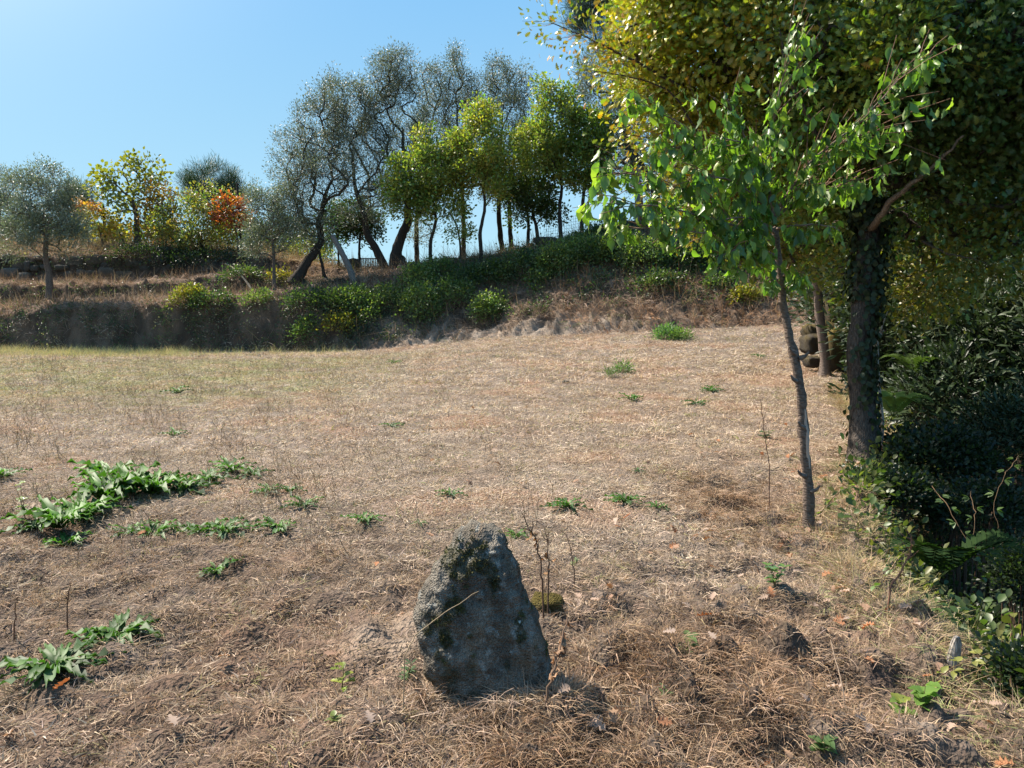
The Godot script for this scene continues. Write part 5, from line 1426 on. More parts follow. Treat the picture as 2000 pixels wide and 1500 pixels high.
func near_trees() -> void:
	# the young cherry in front
	var base := Vector3(2.274, 0.020, -5.723)
	base.y = ground(base.x, -base.z) - 0.05
	var o := thing("cherry_tree", "young cherry tree with a thin scarred trunk and hanging bright green leaves", "tree", base)
	var tp := [base, Vector3(2.258, 0.300, -5.750), Vector3(2.212, 0.696, -5.750), Vector3(2.186, 0.970, -5.750), Vector3(2.138, 1.241, -5.750), Vector3(2.081, 1.509, -5.780), Vector3(2.038, 1.738, -5.800), Vector3(1.998, 2.005, -5.800), Vector3(1.954, 2.287, -5.800)]
	var line := PackedVector3Array()
	var rad := PackedFloat32Array()
	for k in tp.size() - 1:
		for j in 8:
			line.append(tp[k].cubic_interpolate(tp[k + 1], tp[maxi(k - 1, 0)], tp[mini(k + 2, tp.size() - 1)], j / 8.0) - base + rv() * 0.004)
			var f := (k + j / 8.0) / (tp.size() - 1)
			rad.append(lerpf(0.04, 0.023, f) * (1.0 + 0.4 * exp(-f * 30.0)) * (1.0 + (0.22 * exp(-((f - 0.56) ** 2) / 0.0008)) + 0.16 * exp(-((f - 0.28) ** 2) / 0.0005)))
	line.append(tp[tp.size() - 1] - base); rad.append(0.024)
	var m := Mesher.new()
	tube(m, line, rad, 16, Color(0.2, 0.15, 0.12), 0.4)
	part("trunk", m.mesh(), M.bark_cherry, o)
	# pale scar down the trunk, peeling edges
	m = Mesher.new()
	var scar := PackedVector3Array()
	var scar_r := PackedFloat32Array()
	for k in 14:
		scar.append(line[10 + k] + Vector3(0.012, 0, 0.026)); scar_r.append(0.015 * sin(PI * (k + 0.6) / 14.5) + 0.003)
	tube(m, scar, scar_r, 7, Color(0.4, 0.32, 0.26), 0.5)
	part("scar", m.mesh(), M.bark_thin, o)
	for s in [[1556, 745, -0.05], [1570, 835, -0.05], [1562, 700, 0.05], [1572, 930, -0.06], [1584, 960, 0.05], [1553, 690, -0.05]]:
		m = Mesher.new()
		var q: Vector3 = tp[0]
		q = stub(s[0], s[1])
		tube(m, PackedVector3Array([q - base, q - base + Vector3(s[2] * 0.7, 0.02, 0.02), q - base + Vector3(s[2] * 1.1, 0.05, 0.03)]), PackedFloat32Array([0.02, 0.014, 0.007]), 6, Color(0.2, 0.17, 0.15), 0.4)
		part("stub", m.mesh(), M.bark_cherry, o)
	var limbs := [
		[[Vector3(1.954, 2.269, -5.800), Vector3(1.540, 2.430, -5.600), Vector3(1.093, 2.535, -5.400), Vector3(0.812, 2.601, -5.300), Vector3(0.611, 2.571, -5.200)], 110, 0.26],
		[[Vector3(1.965, 2.175, -5.800), Vector3(1.552, 2.275, -5.500), Vector3(1.146, 2.350, -5.300), Vector3(0.885, 2.378, -5.200), Vector3(0.654, 2.371, -5.100)], 95, 0.22],
		[[Vector3(1.968, 2.080, -5.800), Vector3(1.628, 2.175, -5.500), Vector3(1.289, 2.202, -5.300), Vector3(0.990, 2.227, -5.200), Vector3(0.751, 2.212, -5.150)], 70, 0.2],
		[[Vector3(1.973, 2.061, -5.800), Vector3(1.702, 2.114, -5.500), Vector3(1.501, 2.082, -5.300), Vector3(1.371, 2.024, -5.200)], 40, 0.2],
		[[Vector3(1.990, 2.005, -5.800), Vector3(1.808, 2.085, -5.600), Vector3(1.635, 2.040, -5.450), Vector3(1.540, 1.966, -5.400)], 42, 0.2],
		[[Vector3(1.935, 2.381, -5.800), Vector3(1.634, 2.734, -5.700), Vector3(1.271, 2.947, -5.600), Vector3(1.014, 3.088, -5.600), Vector3(0.838, 3.149, -5.500)], 80, 0.24],
		[[Vector3(1.918, 2.456, -5.800), Vector3(1.672, 2.698, -5.700), Vector3(1.420, 2.823, -5.600), Vector3(1.179, 2.820, -5.500), Vector3(1.038, 2.768, -5.500)], 80, 0.26],
		[[Vector3(1.940, 2.344, -5.800), Vector3(1.889, 2.752, -5.800), Vector3(1.898, 3.131, -5.700), Vector3(1.961, 3.433, -5.700), Vector3(1.996, 3.493, -5.700)], 90, 0.3],
		[[Vector3(1.930, 2.418, -5.800), Vector3(1.712, 2.787, -5.600), Vector3(1.530, 3.063, -5.500), Vector3(1.473, 3.184, -5.500)], 44, 0.2],
		[[Vector3(1.943, 2.381, -5.800), Vector3(2.189, 2.771, -5.700), Vector3(2.467, 3.000, -5.600), Vector3(2.693, 3.287, -5.500), Vector3(2.904, 3.440, -5.500)], 110, 0.3],
		[[Vector3(1.944, 2.362, -5.800), Vector3(2.157, 2.642, -5.800), Vector3(2.411, 2.900, -5.800), Vector3(2.634, 2.973, -5.800)], 90, 0.36],
		[[Vector3(1.954, 2.276, -5.800), Vector3(2.059, 2.285, -5.600), Vector3(2.182, 2.270, -5.450), Vector3(2.270, 2.229, -5.400)], 26, 0.1],
		[[Vector3(1.944, 2.344, -5.800), Vector3(2.125, 2.493, -5.800), Vector3(2.350, 2.567, -5.800), Vector3(2.613, 2.604, -5.800)], 56, 0.28],
		[[Vector3(1.937, 2.344, -5.800), Vector3(1.690, 2.487, -5.500), Vector3(1.480, 2.577, -5.400), Vector3(1.279, 2.577, -5.300)], 56, 0.24],
		[[Vector3(1.955, 2.250, -5.800), Vector3(1.732, 2.310, -5.500), Vector3(1.558, 2.317, -5.400), Vector3(1.391, 2.288, -5.300)], 50, 0.22],
		[[Vector3(2.008, 1.929, -5.800), Vector3(2.052, 1.944, -5.700), Vector3(2.092, 1.893, -5.650)], 16, 0.1],
		[[Vector3(2.018, 1.853, -5.800), Vector3(1.940, 1.906, -5.700), Vector3(1.868, 1.867, -5.650)], 14, 0.1],
		[[Vector3(1.925, 2.456, -5.800), Vector3(1.788, 2.681, -5.600), Vector3(1.608, 2.838, -5.500), Vector3(1.402, 2.851, -5.400)], 46, 0.22]]
	var leaf_set: Array = []
	var greens := [Color(0.17, 0.29, 0.05), Color(0.23, 0.36, 0.06), Color(0.11, 0.2, 0.06), Color(0.31, 0.4, 0.075)]
	for k in 16:
		var lm := Mesher.new()
		leaf(lm, Vector3.ZERO, Vector3(0, -1, 0.02), Vector3(0, 0.1, 1), 1.0, 0.41 * rng.randf_range(0.9, 1.1), PackedFloat32Array([0.0, 0.05, 0.3, 0.46, 0.5, 0.44, 0.3, 0.12, 0.0]), rng.randf_range(0.25, 0.6), rng.randf_range(-0.6, 1.8), greens[k % 4] * rng.randf_range(0.7, 1.25), 0.12)
		leaf_set.append(lm)
	var meshes: Array = []
	for lm in leaf_set: meshes.append(lm.mesh())
	var spots: Array = []
	for lb in limbs:
		var c := Curve3D.new()
		for k in lb[0].size():
			var ctl: Vector3 = (lb[0][mini(k + 1, lb[0].size() - 1)] - lb[0][maxi(k - 1, 0)]) * 0.16
			c.add_point(lb[0][k] - base, -ctl, ctl)
		var total := c.get_baked_length()
		var bl := PackedVector3Array()
		var br := PackedFloat32Array()
		for k in 22:
			bl.append(c.sample_baked(total * k / 21.0, true) + rv() * 0.006); br.append(lerpf(0.011, 0.003, k / 21.0))
		var bm := Mesher.new()
		tube(bm, bl, br, 6, Color(0.2, 0.15, 0.12), 0.2)
		var twigs: int = lb[1] / 4 + 1
		for k in twigs:
			var f := 0.08 + 0.92 * (k + rng.randf()) / twigs
			var q := c.sample_baked(total * f, true)
			var tangent := (c.sample_baked(total * minf(f + 0.05, 1.0), true) - c.sample_baked(total * (f - 0.06), true)).normalized()
			var e: Vector3 = q + (tangent * 0.8 + rv() * 0.8).normalized() * lb[2] * rng.randf_range(0.5, 1.9) + Vector3(0, 0.02, 0)
			if k >= twigs - 1: e = q + tangent * 0.03
			tube(bm, PackedVector3Array([q, q.lerp(e, 0.5) + Vector3(0, 0.02, 0), e]), PackedFloat32Array([0.004, 0.003, 0.002]), 4, Color(0.2, 0.12, 0.08))
			for j in 8:
				var g := rng.randf_range(0.1, 1.0)
				spots.append(q.lerp(e, g) + rv() * 0.055)
		part("branch", bm.mesh(), M.bark_thin, o)
	var order: Array = []
	for k in spots.size(): order.append([(spots[k] + base - Vector3(0, EYE, 0)).length() + rng.randf() * 0.25, k])
	order.sort_custom(func(a, b): return a[0] < b[0])
	var rest := Mesher.new()
	for k in order.size():
		var q: Vector3 = spots[order[k][1]]
		var z := rng.randf_range(0.06, 0.15)
		var b := Basis.from_euler(Vector3(rng.randf_range(-0.55, 0.55), rng.randf() * TAU, rng.randf_range(-0.55, 0.55))) * Basis.from_scale(Vector3(z, z, z))
		var w := rng.randi() % 16
		if k < 290: part("leaf", meshes[w], M.leaf_glossy, o, q, b)
		else:
			var lm: Mesher = leaf_set[w]
			var first := rest.v.size()
			for j in lm.v.size(): rest.p(b * lm.v[j] + q, (b * lm.n[j]).normalized(), lm.c[j])
			for j in lm.i: rest.i.append(j + first)
	part("foliage", rest.mesh(), M.leaf_glossy, o).set_meta("kind", "stuff")
	# the second cherry trunk
	tree("cherry_tree", "second pale ringed cherry trunk standing at the mossy stones", "", L.cherry, [Vector3(6.130, 0.354, -14.965), Vector3(6.120, 0.703, -15.000), Vector3(6.026, 1.303, -15.000), Vector3(5.933, 1.898, -15.000), Vector3(5.865, 2.341, -15.000), Vector3(5.821, 2.976, -15.000)], 0.1, 0.07,
		[[Vector3(5.821, 2.976, -15.000), Vector3(0.50, 0.50, 0.50), 40], [Vector3(5.500, 3.654, -15.000), Vector3(0.60, 0.60, 0.60), 50], [Vector3(6.089, 3.654, -15.000), Vector3(0.60, 0.60, 0.60), 50], [Vector3(5.854, 4.613, -15.000), Vector3(0.80, 0.80, 0.80), 60]], {"per": 7, "attach": 0.8, "tones": [Color(0.08, 0.12, 0.03), Color(0.13, 0.15, 0.035)]})
	# the big oak
	var autumn := [Color(0.44, 0.42, 0.055), Color(0.58, 0.42, 0.055), Color(0.3, 0.36, 0.055), Color(0.6, 0.3, 0.045), Color(0.36, 0.4, 0.055), Color(0.52, 0.47, 0.06)]
	var turning := [Color(0.22, 0.28, 0.05), Color(0.15, 0.22, 0.045), Color(0.34, 0.36, 0.06), Color(0.12, 0.18, 0.04), Color(0.46, 0.42, 0.07)]
	var gold := [Color(0.26, 0.23, 0.035), Color(0.2, 0.21, 0.035), Color(0.33, 0.25, 0.035)]
	var dark := [Color(0.13, 0.19, 0.05), Color(0.18, 0.22, 0.05), Color(0.1, 0.15, 0.04)]
	var lobes := [
		[Vector3(1.342, 4.503, -8.000), Vector3(0.27, 0.22, 0.27), 18],
		[Vector3(1.156, 4.231, -8.000), Vector3(0.16, 0.12, 0.21), 10],
		[Vector3(0.975, 4.379, -8.000), Vector3(0.11, 0.05, 0.16), 4],
		[Vector3(1.729, 4.724, -8.200), Vector3(0.38, 0.33, 0.44), 36],
		[Vector3(1.671, 4.099, -8.500), Vector3(0.28, 0.27, 0.40), 26],
		[Vector3(1.950, 4.269, -8.200), Vector3(0.38, 0.33, 0.49), 36],
		[Vector3(2.224, 3.743, -8.800), Vector3(0.39, 0.33, 0.53), 36],
		[Vector3(2.223, 4.385, -7.800), Vector3(0.47, 0.42, 0.57), 50],
		[Vector3(2.464, 3.809, -8.200), Vector3(0.46, 0.38, 0.60), 44],
		[Vector3(1.824, 5.123, -8.200), Vector3(0.60, 0.33, 0.60), 36],
		[Vector3(1.667, 3.620, -8.800), Vector3(0.15, 0.20, 0.29), 10],
		[Vector3(2.024, 3.276, -9.000), Vector3(0.28, 0.24, 0.42), 18],
		[Vector3(2.406, 3.017, -9.200), Vector3(0.34, 0.26, 0.49), 22],
		[Vector3(2.852, 3.194, -9.200), Vector3(0.43, 0.37, 0.55), 32],
		[Vector3(2.653, 4.292, -7.400), Vector3(0.54, 0.49, 0.64), 56],
		[Vector3(2.873, 3.706, -7.800), Vector3(0.52, 0.44, 0.62), 50],
		[Vector3(3.230, 3.171, -8.400), Vector3(0.50, 0.34, 0.56), 36],
		[Vector3(3.325, 4.089, -7.200), Vector3(0.62, 0.53, 0.72), 62],
		[Vector3(3.742, 3.461, -7.800), Vector3(0.57, 0.47, 0.62), 50],
		[Vector3(4.019, 2.835, -8.300), Vector3(0.55, 0.29, 0.55), 36],
		[Vector3(4.012, 4.178, -7.200), Vector3(0.67, 0.58, 0.77), 62],
		[Vector3(4.380, 3.512, -7.600), Vector3(0.71, 0.51, 0.71), 56],
		[Vector3(4.816, 2.794, -8.000), Vector3(0.64, 0.37, 0.59), 40],
		[Vector3(4.532, 2.371, -8.200), Vector3(0.44, 0.16, 0.38), 20],
		[Vector3(4.880, 2.262, -7.800), Vector3(0.36, 0.21, 0.31), 16],
		[Vector3(5.053, 3.835, -7.400), Vector3(0.69, 0.99, 0.79), 50],
		[Vector3(5.508, 2.816, -7.800), Vector3(0.62, 0.62, 0.62), 34],
		[Vector3(2.432, 5.329, -8.000), Vector3(1.07, 0.53, 0.96), 50],
		[Vector3(3.601, 5.330, -7.600), Vector3(1.11, 0.61, 1.11), 54],
		[Vector3(4.900, 5.285, -7.600), Vector3(1.01, 0.61, 1.01), 44],
		[Vector3(3.741, 2.264, -8.600), Vector3(0.23, 0.34, 0.29), 12],
		[Vector3(4.491, 2.011, -8.600), Vector3(0.20, 0.23, 0.23), 10],
		[Vector3(3.400, 2.500, -9.400), Vector3(0.38, 0.31, 0.38), 14],
		[Vector3(3.480, 6.746, -8.000), Vector3(1.39, 0.96, 1.39), 40],
		[Vector3(4.464, 4.526, -6.400), Vector3(0.64, 0.94, 0.68), 34]
	]
	var lt := [
		0, 0, 0, 0, 0, 0, 0, 0, 0, 0, 2, 2, 0, 2, 1, 1, 1, 1, 3, 3, 3, 3, 3, 2, 2, 3, 3, 1, 3, 3, 1, 2, 2, 3, 3
	]
	var tones: Array = []
	for k in lt: tones.append([autumn, turning, gold, dark][k])
	var oak := tree("oak_tree", "big oak with an ivy clad trunk and a crown turning yellow on its left", "", L.near_oak, [Vector3(3.686, 0.083, -7.868), Vector3(3.721, 0.412, -8.000), Vector3(3.692, 0.841, -8.050), Vector3(3.642, 1.219, -8.050), Vector3(3.674, 1.700, -8.050), Vector3(3.715, 2.125, -8.100), Vector3(3.734, 2.552, -8.150), Vector3(3.634, 3.136, -8.200), Vector3(3.657, 3.809, -8.200), Vector3(3.782, 4.522, -8.200), Vector3(3.784, 5.568, -8.200)], 0.135, 0.08, lobes,
		{"per": 13, "more": 1.2, "gap": 0.05, "gap_size": 1.05, "up": 0.25, "attach": 0.45, "jitter": 0.15, "lobe_tones": tones, "sides": 20, "twig": 0.009, "lift": 0.0, "size": 1.0})
	loose_oak_leaves(oak, autumn)
	ivy(oak)
	# limbs and long twigs that stand out of the crown
	var bare := [[[Vector3(3.688, 2.510, -8.000), Vector3(3.664, 2.555, -7.800), Vector3(3.655, 2.735, -7.500), Vector3(3.758, 2.892, -7.200), Vector3(3.870, 3.059, -7.000), Vector3(3.940, 3.206, -6.900)], 0.04, Color(0.4, 0.3, 0.22), 10], [[Vector3(3.071, 3.031, -7.600), Vector3(2.704, 3.416, -7.200), Vector3(2.400, 3.690, -6.900), Vector3(2.287, 4.040, -6.800)], 0.03, Color(0.2, 0.16, 0.13), 16],  # first limb: sunlight put into its lighter brown
		[[Vector3(1.660, 3.853, -7.800), Vector3(1.288, 4.017, -7.700), Vector3(0.878, 4.175, -7.600), Vector3(0.584, 4.306, -7.600), Vector3(0.379, 4.390, -7.600)], 0.016, Color(0.16, 0.12, 0.1), 34], [[Vector3(2.190, 3.101, -8.000), Vector3(1.769, 3.510, -7.800), Vector3(1.541, 3.777, -7.700), Vector3(1.126, 3.892, -7.600), Vector3(0.783, 3.940, -7.600)], 0.016, Color(0.16, 0.12, 0.1), 30], [[Vector3(2.134, 3.292, -8.200), Vector3(1.738, 3.324, -8.100), Vector3(1.420, 3.427, -8.100), Vector3(1.116, 3.446, -8.000)], 0.013, Color(0.16, 0.12, 0.1), 26], [[Vector3(4.104, 2.364, -7.800), Vector3(4.200, 2.216, -7.500), Vector3(4.331, 2.155, -7.300), Vector3(4.442, 2.078, -7.200)], 0.014, Color(0.2, 0.16, 0.12), 18]]
	for b in bare:
		var c := Curve3D.new()
		for k in b[0].size():
			var ctl: Vector3 = (b[0][mini(k + 1, b[0].size() - 1)] - b[0][maxi(k - 1, 0)]) * 0.16
			c.add_point(b[0][k] - oak.position, -ctl, ctl)
		var total := c.get_baked_length()
		var ln := PackedVector3Array()
		var rd := PackedFloat32Array()
		for k in 20:
			ln.append(c.sample_baked(total * k / 19.0, true) + rv() * b[1] * 0.5); rd.append(b[1] * (1.0 - 0.75 * k / 19.0))
		var bm := Mesher.new()
		tube(bm, ln, rd, 8, b[2], 0.2)
		part("branch", bm.mesh(), M.bark_oak, oak)
		var tuftbag := Scatter.new()
		for k in b[3]:
			var q := ln[rng.randi_range(6, 19)]
			tuftbag.add(turned(rv() + (ln[19] - ln[10]).normalized() * 0.8, rng.randf() * TAU, rng.randf_range(0.6, 1.0)), q + rv() * 0.05, autumn[rng.randi() % autumn.size()] * rng.randf_range(0.6, 1.0) if b[0][0].x < 4.0 and b[1] < 0.02 else dark[rng.randi() % 3])
		mass("crown", tuftbag, L.near_oak.sprays[0], M.leaf_oak, oak)

func stub(px: float, py: float) -> Vector3:
	var d := 5.72
	var t := (750.0 - py) / 1500.0
	var y := d * (t - 0.1) / (1.0 + 0.1 * t)
	return Vector3((px - 1000.0) / 1500.0 * (d * 0.995 - y * 0.0995), EYE + y, -d)

func loose_oak_leaves(oak: Node3D, tones: Array) -> void:
	# the leaves that stand nearest on the sunlit side, each on its own
	var sets: Array = []
	for k in 10:
		var lm := Mesher.new()
		leaf(lm, Vector3.ZERO, Vector3(0, 1, 0), Vector3(0, 0, 1), 1.0, 0.68, shp(LOBED), rng.randf_range(0.1, 0.5), rng.randf_range(0.2, 0.9), tones[k % tones.size()] * rng.randf_range(0.9, 1.15))
		sets.append(lm.mesh())
	var bags: Array = []
	for c in oak.get_children():
		if c is MultiMeshInstance3D: bags.append(c.multimesh.buffer)
	var found: Array = []
	for b in bags:
		for k in range(0, b.size(), 16):
			var q := Vector3(b[k + 3], b[k + 7], b[k + 11])
			var w := q + oak.position
			if w.x < 3.4 and w.y > 2.3: found.append([w.distance_to(Vector3(0.6, EYE, -1.0)) + rng.randf() * 0.7, q])
	found.sort_custom(func(a, b): return a[0] < b[0])
	for k in mini(280, found.size()):
		var z := rng.randf_range(0.07, 0.1)
		part("leaf", sets[rng.randi() % sets.size()], M.leaf, oak, found[k][1] + rv() * 0.12 + Vector3(-0.05, 0, 0.05), Basis.from_euler(Vector3(rng.randf_range(-1.0, 1.0), rng.randf() * TAU, rng.randf_range(0.5, 2.4))) * Basis.from_scale(Vector3(z, z, z)))

func ivy(oak: Node3D) -> void:
	var lm := Mesher.new()
	leaf(lm, Vector3.ZERO, Vector3(0, -1, 0.25), Vector3(0, 0.2, 1), 0.06, 0.055, PackedFloat32Array([0.1, 0.4, 0.5, 0.36, 0.0]), 0.25, 0.3, Color(1, 1, 1))
	var s := Scatter.new()
	var pts := [Vector3(3.748, 0.056, -8.000), Vector3(3.692, 0.841, -8.050), Vector3(3.642, 1.219, -8.050), Vector3(3.674, 1.700, -8.050), Vector3(3.715, 2.125, -8.100), Vector3(3.734, 2.552, -8.150), Vector3(3.677, 2.867, -8.150)]
	for k in 1700:
		var f := rng.randf() * (pts.size() - 1.001)
		var q: Vector3 = pts[int(f)].lerp(pts[int(f) + 1], f - int(f))
		var a := rng.randf() * TAU
		var thick := lerpf(0.14, 0.125, f / 6.0) + absf(rng.randfn(0, 0.03)) * (0.6 + f * 0.22)
		# ivy leaves the left face of the lower trunk bare
		if f < 3.2 and cos(a - PI * 1.15) > -0.1 and rng.randf() < 0.85: continue
		s.add(Basis(Vector3.UP, -a + PI / 2.0) * Basis.from_euler(Vector3(rng.randf_range(-0.5, 0.5), rng.randf_range(-0.5, 0.5), rng.randf_range(-0.6, 0.6))), q + Vector3(cos(a), 0, sin(a)) * thick - oak.position, Color(0.022, 0.036, 0.016).lerp(Color(0.05, 0.07, 0.03), rng.randf()))
	mass("ivy", s, lm.mesh(), M.leaf_tough, oak)

func shade() -> void:
	var dark := [Color(0.13, 0.19, 0.05), Color(0.18, 0.22, 0.05), Color(0.1, 0.15, 0.04)]
	tree("oak_tree", "second oak standing deep in the shade behind the big one", "", L.near_oak, [Vector3(8.334, 0.836, -13.000), Vector3(8.192, 1.700, -13.000), Vector3(7.957, 2.722, -13.000), Vector3(7.417, 4.635, -13.000), Vector3(7.073, 6.254, -13.000)], 0.2, 0.1,
		[[Vector3(3.916, 6.153, -14.500), Vector3(1.45, 1.45, 1.45), 110], [Vector3(5.555, 5.846, -13.500), Vector3(1.71, 1.53, 1.62), 130], [Vector3(7.234, 5.539, -12.500), Vector3(1.67, 1.58, 1.62), 140], [Vector3(4.722, 4.331, -14.500), Vector3(1.26, 1.06, 1.16), 90], [Vector3(5.995, 3.805, -13.500), Vector3(1.35, 0.99, 1.17), 90], [Vector3(7.366, 3.329, -12.500), Vector3(1.42, 1.08, 1.25), 110], [Vector3(8.915, 4.523, -12.500), Vector3(1.50, 1.83, 1.67), 90], [Vector3(6.607, 2.193, -12.500), Vector3(0.92, 0.58, 0.75), 60], [Vector3(5.344, 7.754, -13.000), Vector3(2.25, 1.13, 1.69), 110], [Vector3(7.428, 7.432, -12.000), Vector3(2.08, 1.04, 1.56), 100]],
		{"per": 7, "gap": -0.25, "gap_size": 0.7, "up": 0.2, "attach": 0.4, "jitter": 0.35, "size": 1.3, "base_y": -0.6, "tones": [Color(0.11, 0.15, 0.04), Color(0.15, 0.17, 0.04), Color(0.22, 0.2, 0.045)]})
	var laurel := {"sprays": L.weed.sprays, "leaf": M.leaf_tough, "tones": [Color(0.03, 0.05, 0.024), Color(0.04, 0.065, 0.03), Color(0.055, 0.08, 0.037)]}  # leaf greens darkened to carry the gully shade in their colour
	var list := [
		["broad dark laurel beneath the second oak", Vector3(6.111, 1.548, -11.500), Vector3(0.92, 0.69, 0.80), 546, 1.30, laurel],
		["dark laurel at the right edge under the oak boughs", Vector3(6.368, 1.700, -10.000), Vector3(0.87, 0.80, 0.83), 546, 1.20, laurel],
		["dark shrub in the middle of the gully", Vector3(5.732, 0.686, -9.500), Vector3(0.70, 0.63, 0.67), 546, 1.10, laurel],
		["dense shrub at the right edge half way down", Vector3(5.342, 0.358, -8.000), Vector3(0.48, 0.59, 0.53), 684, 1.00, laurel],
		["leafy shrub just right of the bare sapling", Vector3(6.607, 0.618, -12.500), Vector3(0.75, 0.67, 0.71), 416, 1.30, laurel],
		["low bramble mound right of the pale fern", Vector3(4.266, 0.217, -7.600), Vector3(0.46, 0.30, 0.38), 612, 0.75, L.bramble],
		["dark bramble below the low mound", Vector3(4.213, -0.097, -6.800), Vector3(0.36, 0.23, 0.29), 396, 0.60, L.bramble],
		["bramble mound at the lower right edge", Vector3(3.608, -0.148, -5.200), Vector3(0.17, 0.21, 0.19), 270, 0.55, L.bramble],
		["dark bramble low in the gully", Vector3(3.605, -0.730, -5.600), Vector3(0.22, 0.15, 0.19), 198, 0.55, L.bramble],
		["bramble in the bottom right corner", Vector3(2.303, -0.188, -3.300), Vector3(0.09, 0.11, 0.10), 162, 0.50, L.bramble],
		["dark tall laurel closing the gully at its far end", Vector3(7.873, 2.148, -17.000), Vector3(1.25, 1.25, 1.25), 468, 1.50, laurel],
		["dark bramble over the tumbled corner wall", Vector3(7.015, 0.833, -14.500), Vector3(0.43, 0.48, 0.46), 260, 0.80, L.bramble],
		["tall dark shrub beyond the right edge of the picture", Vector3(6.529, 1.402, -9.000), Vector3(0.72, 1.20, 0.96), 546, 1.20, laurel],
		["dark shrub filling the back of the gully", Vector3(8.535, 2.095, -15.000), Vector3(1.50, 1.10, 1.30), 546, 1.60, laurel],
		["bramble mound at the foot of the ivy clad oak", Vector3(3.470, 0.020, -6.900), Vector3(0.28, 0.18, 0.23), 360, 0.65, L.bramble]
	]
	for b in list:
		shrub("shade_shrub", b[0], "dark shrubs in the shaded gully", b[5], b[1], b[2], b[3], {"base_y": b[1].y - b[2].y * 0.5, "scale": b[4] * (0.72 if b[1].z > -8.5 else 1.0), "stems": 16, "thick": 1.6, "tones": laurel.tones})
	# ground cover of the gully
	var cover := Scatter.new()
	var cover2 := Scatter.new()
	for k in 12000:
		var d := 1.0 + 17.0 * pow(rng.randf(), 1.3)
		var x := edge_at(d) + rng.randf_range(0.05, 7.0)
		if x > d * 1.1 + 1.5: continue
		if d < 3.75 and d > 1.5 and absf(x / d - 0.585) < 0.09: continue
		if d > 3.4 and d < 6.2 and ravine > 0.5 and rng.randf() < 0.6: continue
		var h := ground(x, d)
		if ravine < 0.7 and rng.randf() > ravine * 0.9: continue
		if fine.get_noise_2d(x * 0.9 + 11.0, d * 0.9) < -0.02: continue
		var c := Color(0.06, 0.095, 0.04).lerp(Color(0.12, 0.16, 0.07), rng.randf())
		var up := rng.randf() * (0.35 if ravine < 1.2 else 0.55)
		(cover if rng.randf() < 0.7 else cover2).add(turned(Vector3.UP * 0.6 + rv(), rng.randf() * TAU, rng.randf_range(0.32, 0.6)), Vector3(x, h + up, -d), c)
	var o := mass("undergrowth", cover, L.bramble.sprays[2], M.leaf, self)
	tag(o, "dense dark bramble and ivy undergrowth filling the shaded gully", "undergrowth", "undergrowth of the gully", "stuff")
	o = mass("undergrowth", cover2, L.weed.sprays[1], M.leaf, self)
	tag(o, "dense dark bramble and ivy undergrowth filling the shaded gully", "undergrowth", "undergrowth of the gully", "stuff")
	# brighter bramble along the rim
	cover = Scatter.new()
	for k in 1500:
		var d := rng.randf_range(2.2, 14.5)
		var x := edge_at(d) + rng.randf_range(0.05, 1.1)
		var h := ground(x, d)
		if fine.get_noise_2d(x * 1.6 + 80.0, d * 1.6) < -0.05: continue
		cover.add(turned(Vector3.UP + rv() * 0.9, rng.randf() * TAU, rng.randf_range(0.5, 0.85)), Vector3(x, h + rng.randf() * 0.15, -d), Color(0.09, 0.14, 0.04).lerp(Color(0.22, 0.2, 0.06), pow(rng.randf(), 2.0)))
	o = mass("rim_brambles", cover, L.bramble.sprays[0], M.leaf, self)
	tag(o, "low green bramble and yellowing weeds along the gully rim", "brambles", "", "stuff")
	# thin sapling by the oak
	var b := Vector3(4.099, 0.348, -8.400)
	b.y = ground(b.x, -b.z) - 0.05
	o = null
	var t := thing("bare_sapling", "thin pale bare sapling stem right of the ivy clad oak trunk", "sapling", b)
	var m := Mesher.new()
	var q := [Vector3.ZERO, Vector3(4.094, 0.462, -8.400) - b, Vector3(4.046, 0.747, -8.400) - b, Vector3(4.016, 1.029, -8.400) - b, Vector3(3.996, 1.321, -8.400) - b]
	var line := PackedVector3Array()
	var rad := PackedFloat32Array()
	for k in 4:
		for j in 4: line.append(q[k].lerp(q[k + 1], j / 4.0) + rv() * 0.004); rad.append(0.019 - 0.002 * k)
	line.append(q[4]); rad.append(0.012)
	tube(m, line, rad, 8, Color(0.3, 0.27, 0.23))
	part("stem", m.mesh(), M.bark_thin, t)
	for e in [Vector3(4.127, 1.475, -8.500) - b, Vector3(3.942, 1.533, -8.400) - b, Vector3(4.043, 1.656, -8.300) - b]:
		m = Mesher.new()
		tube(m, PackedVector3Array([q[4], q[4].lerp(e, 0.5) + rv() * 0.02, e]), PackedFloat32Array([0.011, 0.009, 0.005]), 6, Color(0.3, 0.27, 0.23))
		part("branch", m.mesh(), M.bark_thin, t)
	fern("pale green fern in a patch of sun right of the oak trunk", Vector3(4.311, 0.462, -8.600), 7, 0.5, Color(0.16, 0.24, 0.07))  # sunlight put into the paler frond colour
	fern("dark fern hanging in the gully above the broken stake", Vector3(2.813, -0.076, -4.900), 6, 0.6, Color(0.03, 0.055, 0.02), 0.0, 3.0)  # shade put into the dark frond colour
	fern("dim fern deep in the gully right of the bare sapling", Vector3(5.044, 0.837, -9.600), 6, 0.5, Color(0.08, 0.12, 0.04))
	cane("long reddish bramble cane arching down into the dark gully", [Vector3(3.118, 0.376, -5.600), Vector3(3.066, 0.318, -5.300), Vector3(3.086, 0.139, -5.100), Vector3(3.123, -0.042, -5.000), Vector3(3.173, -0.184, -5.000)], 27, Color(0.11, 0.17, 0.06))
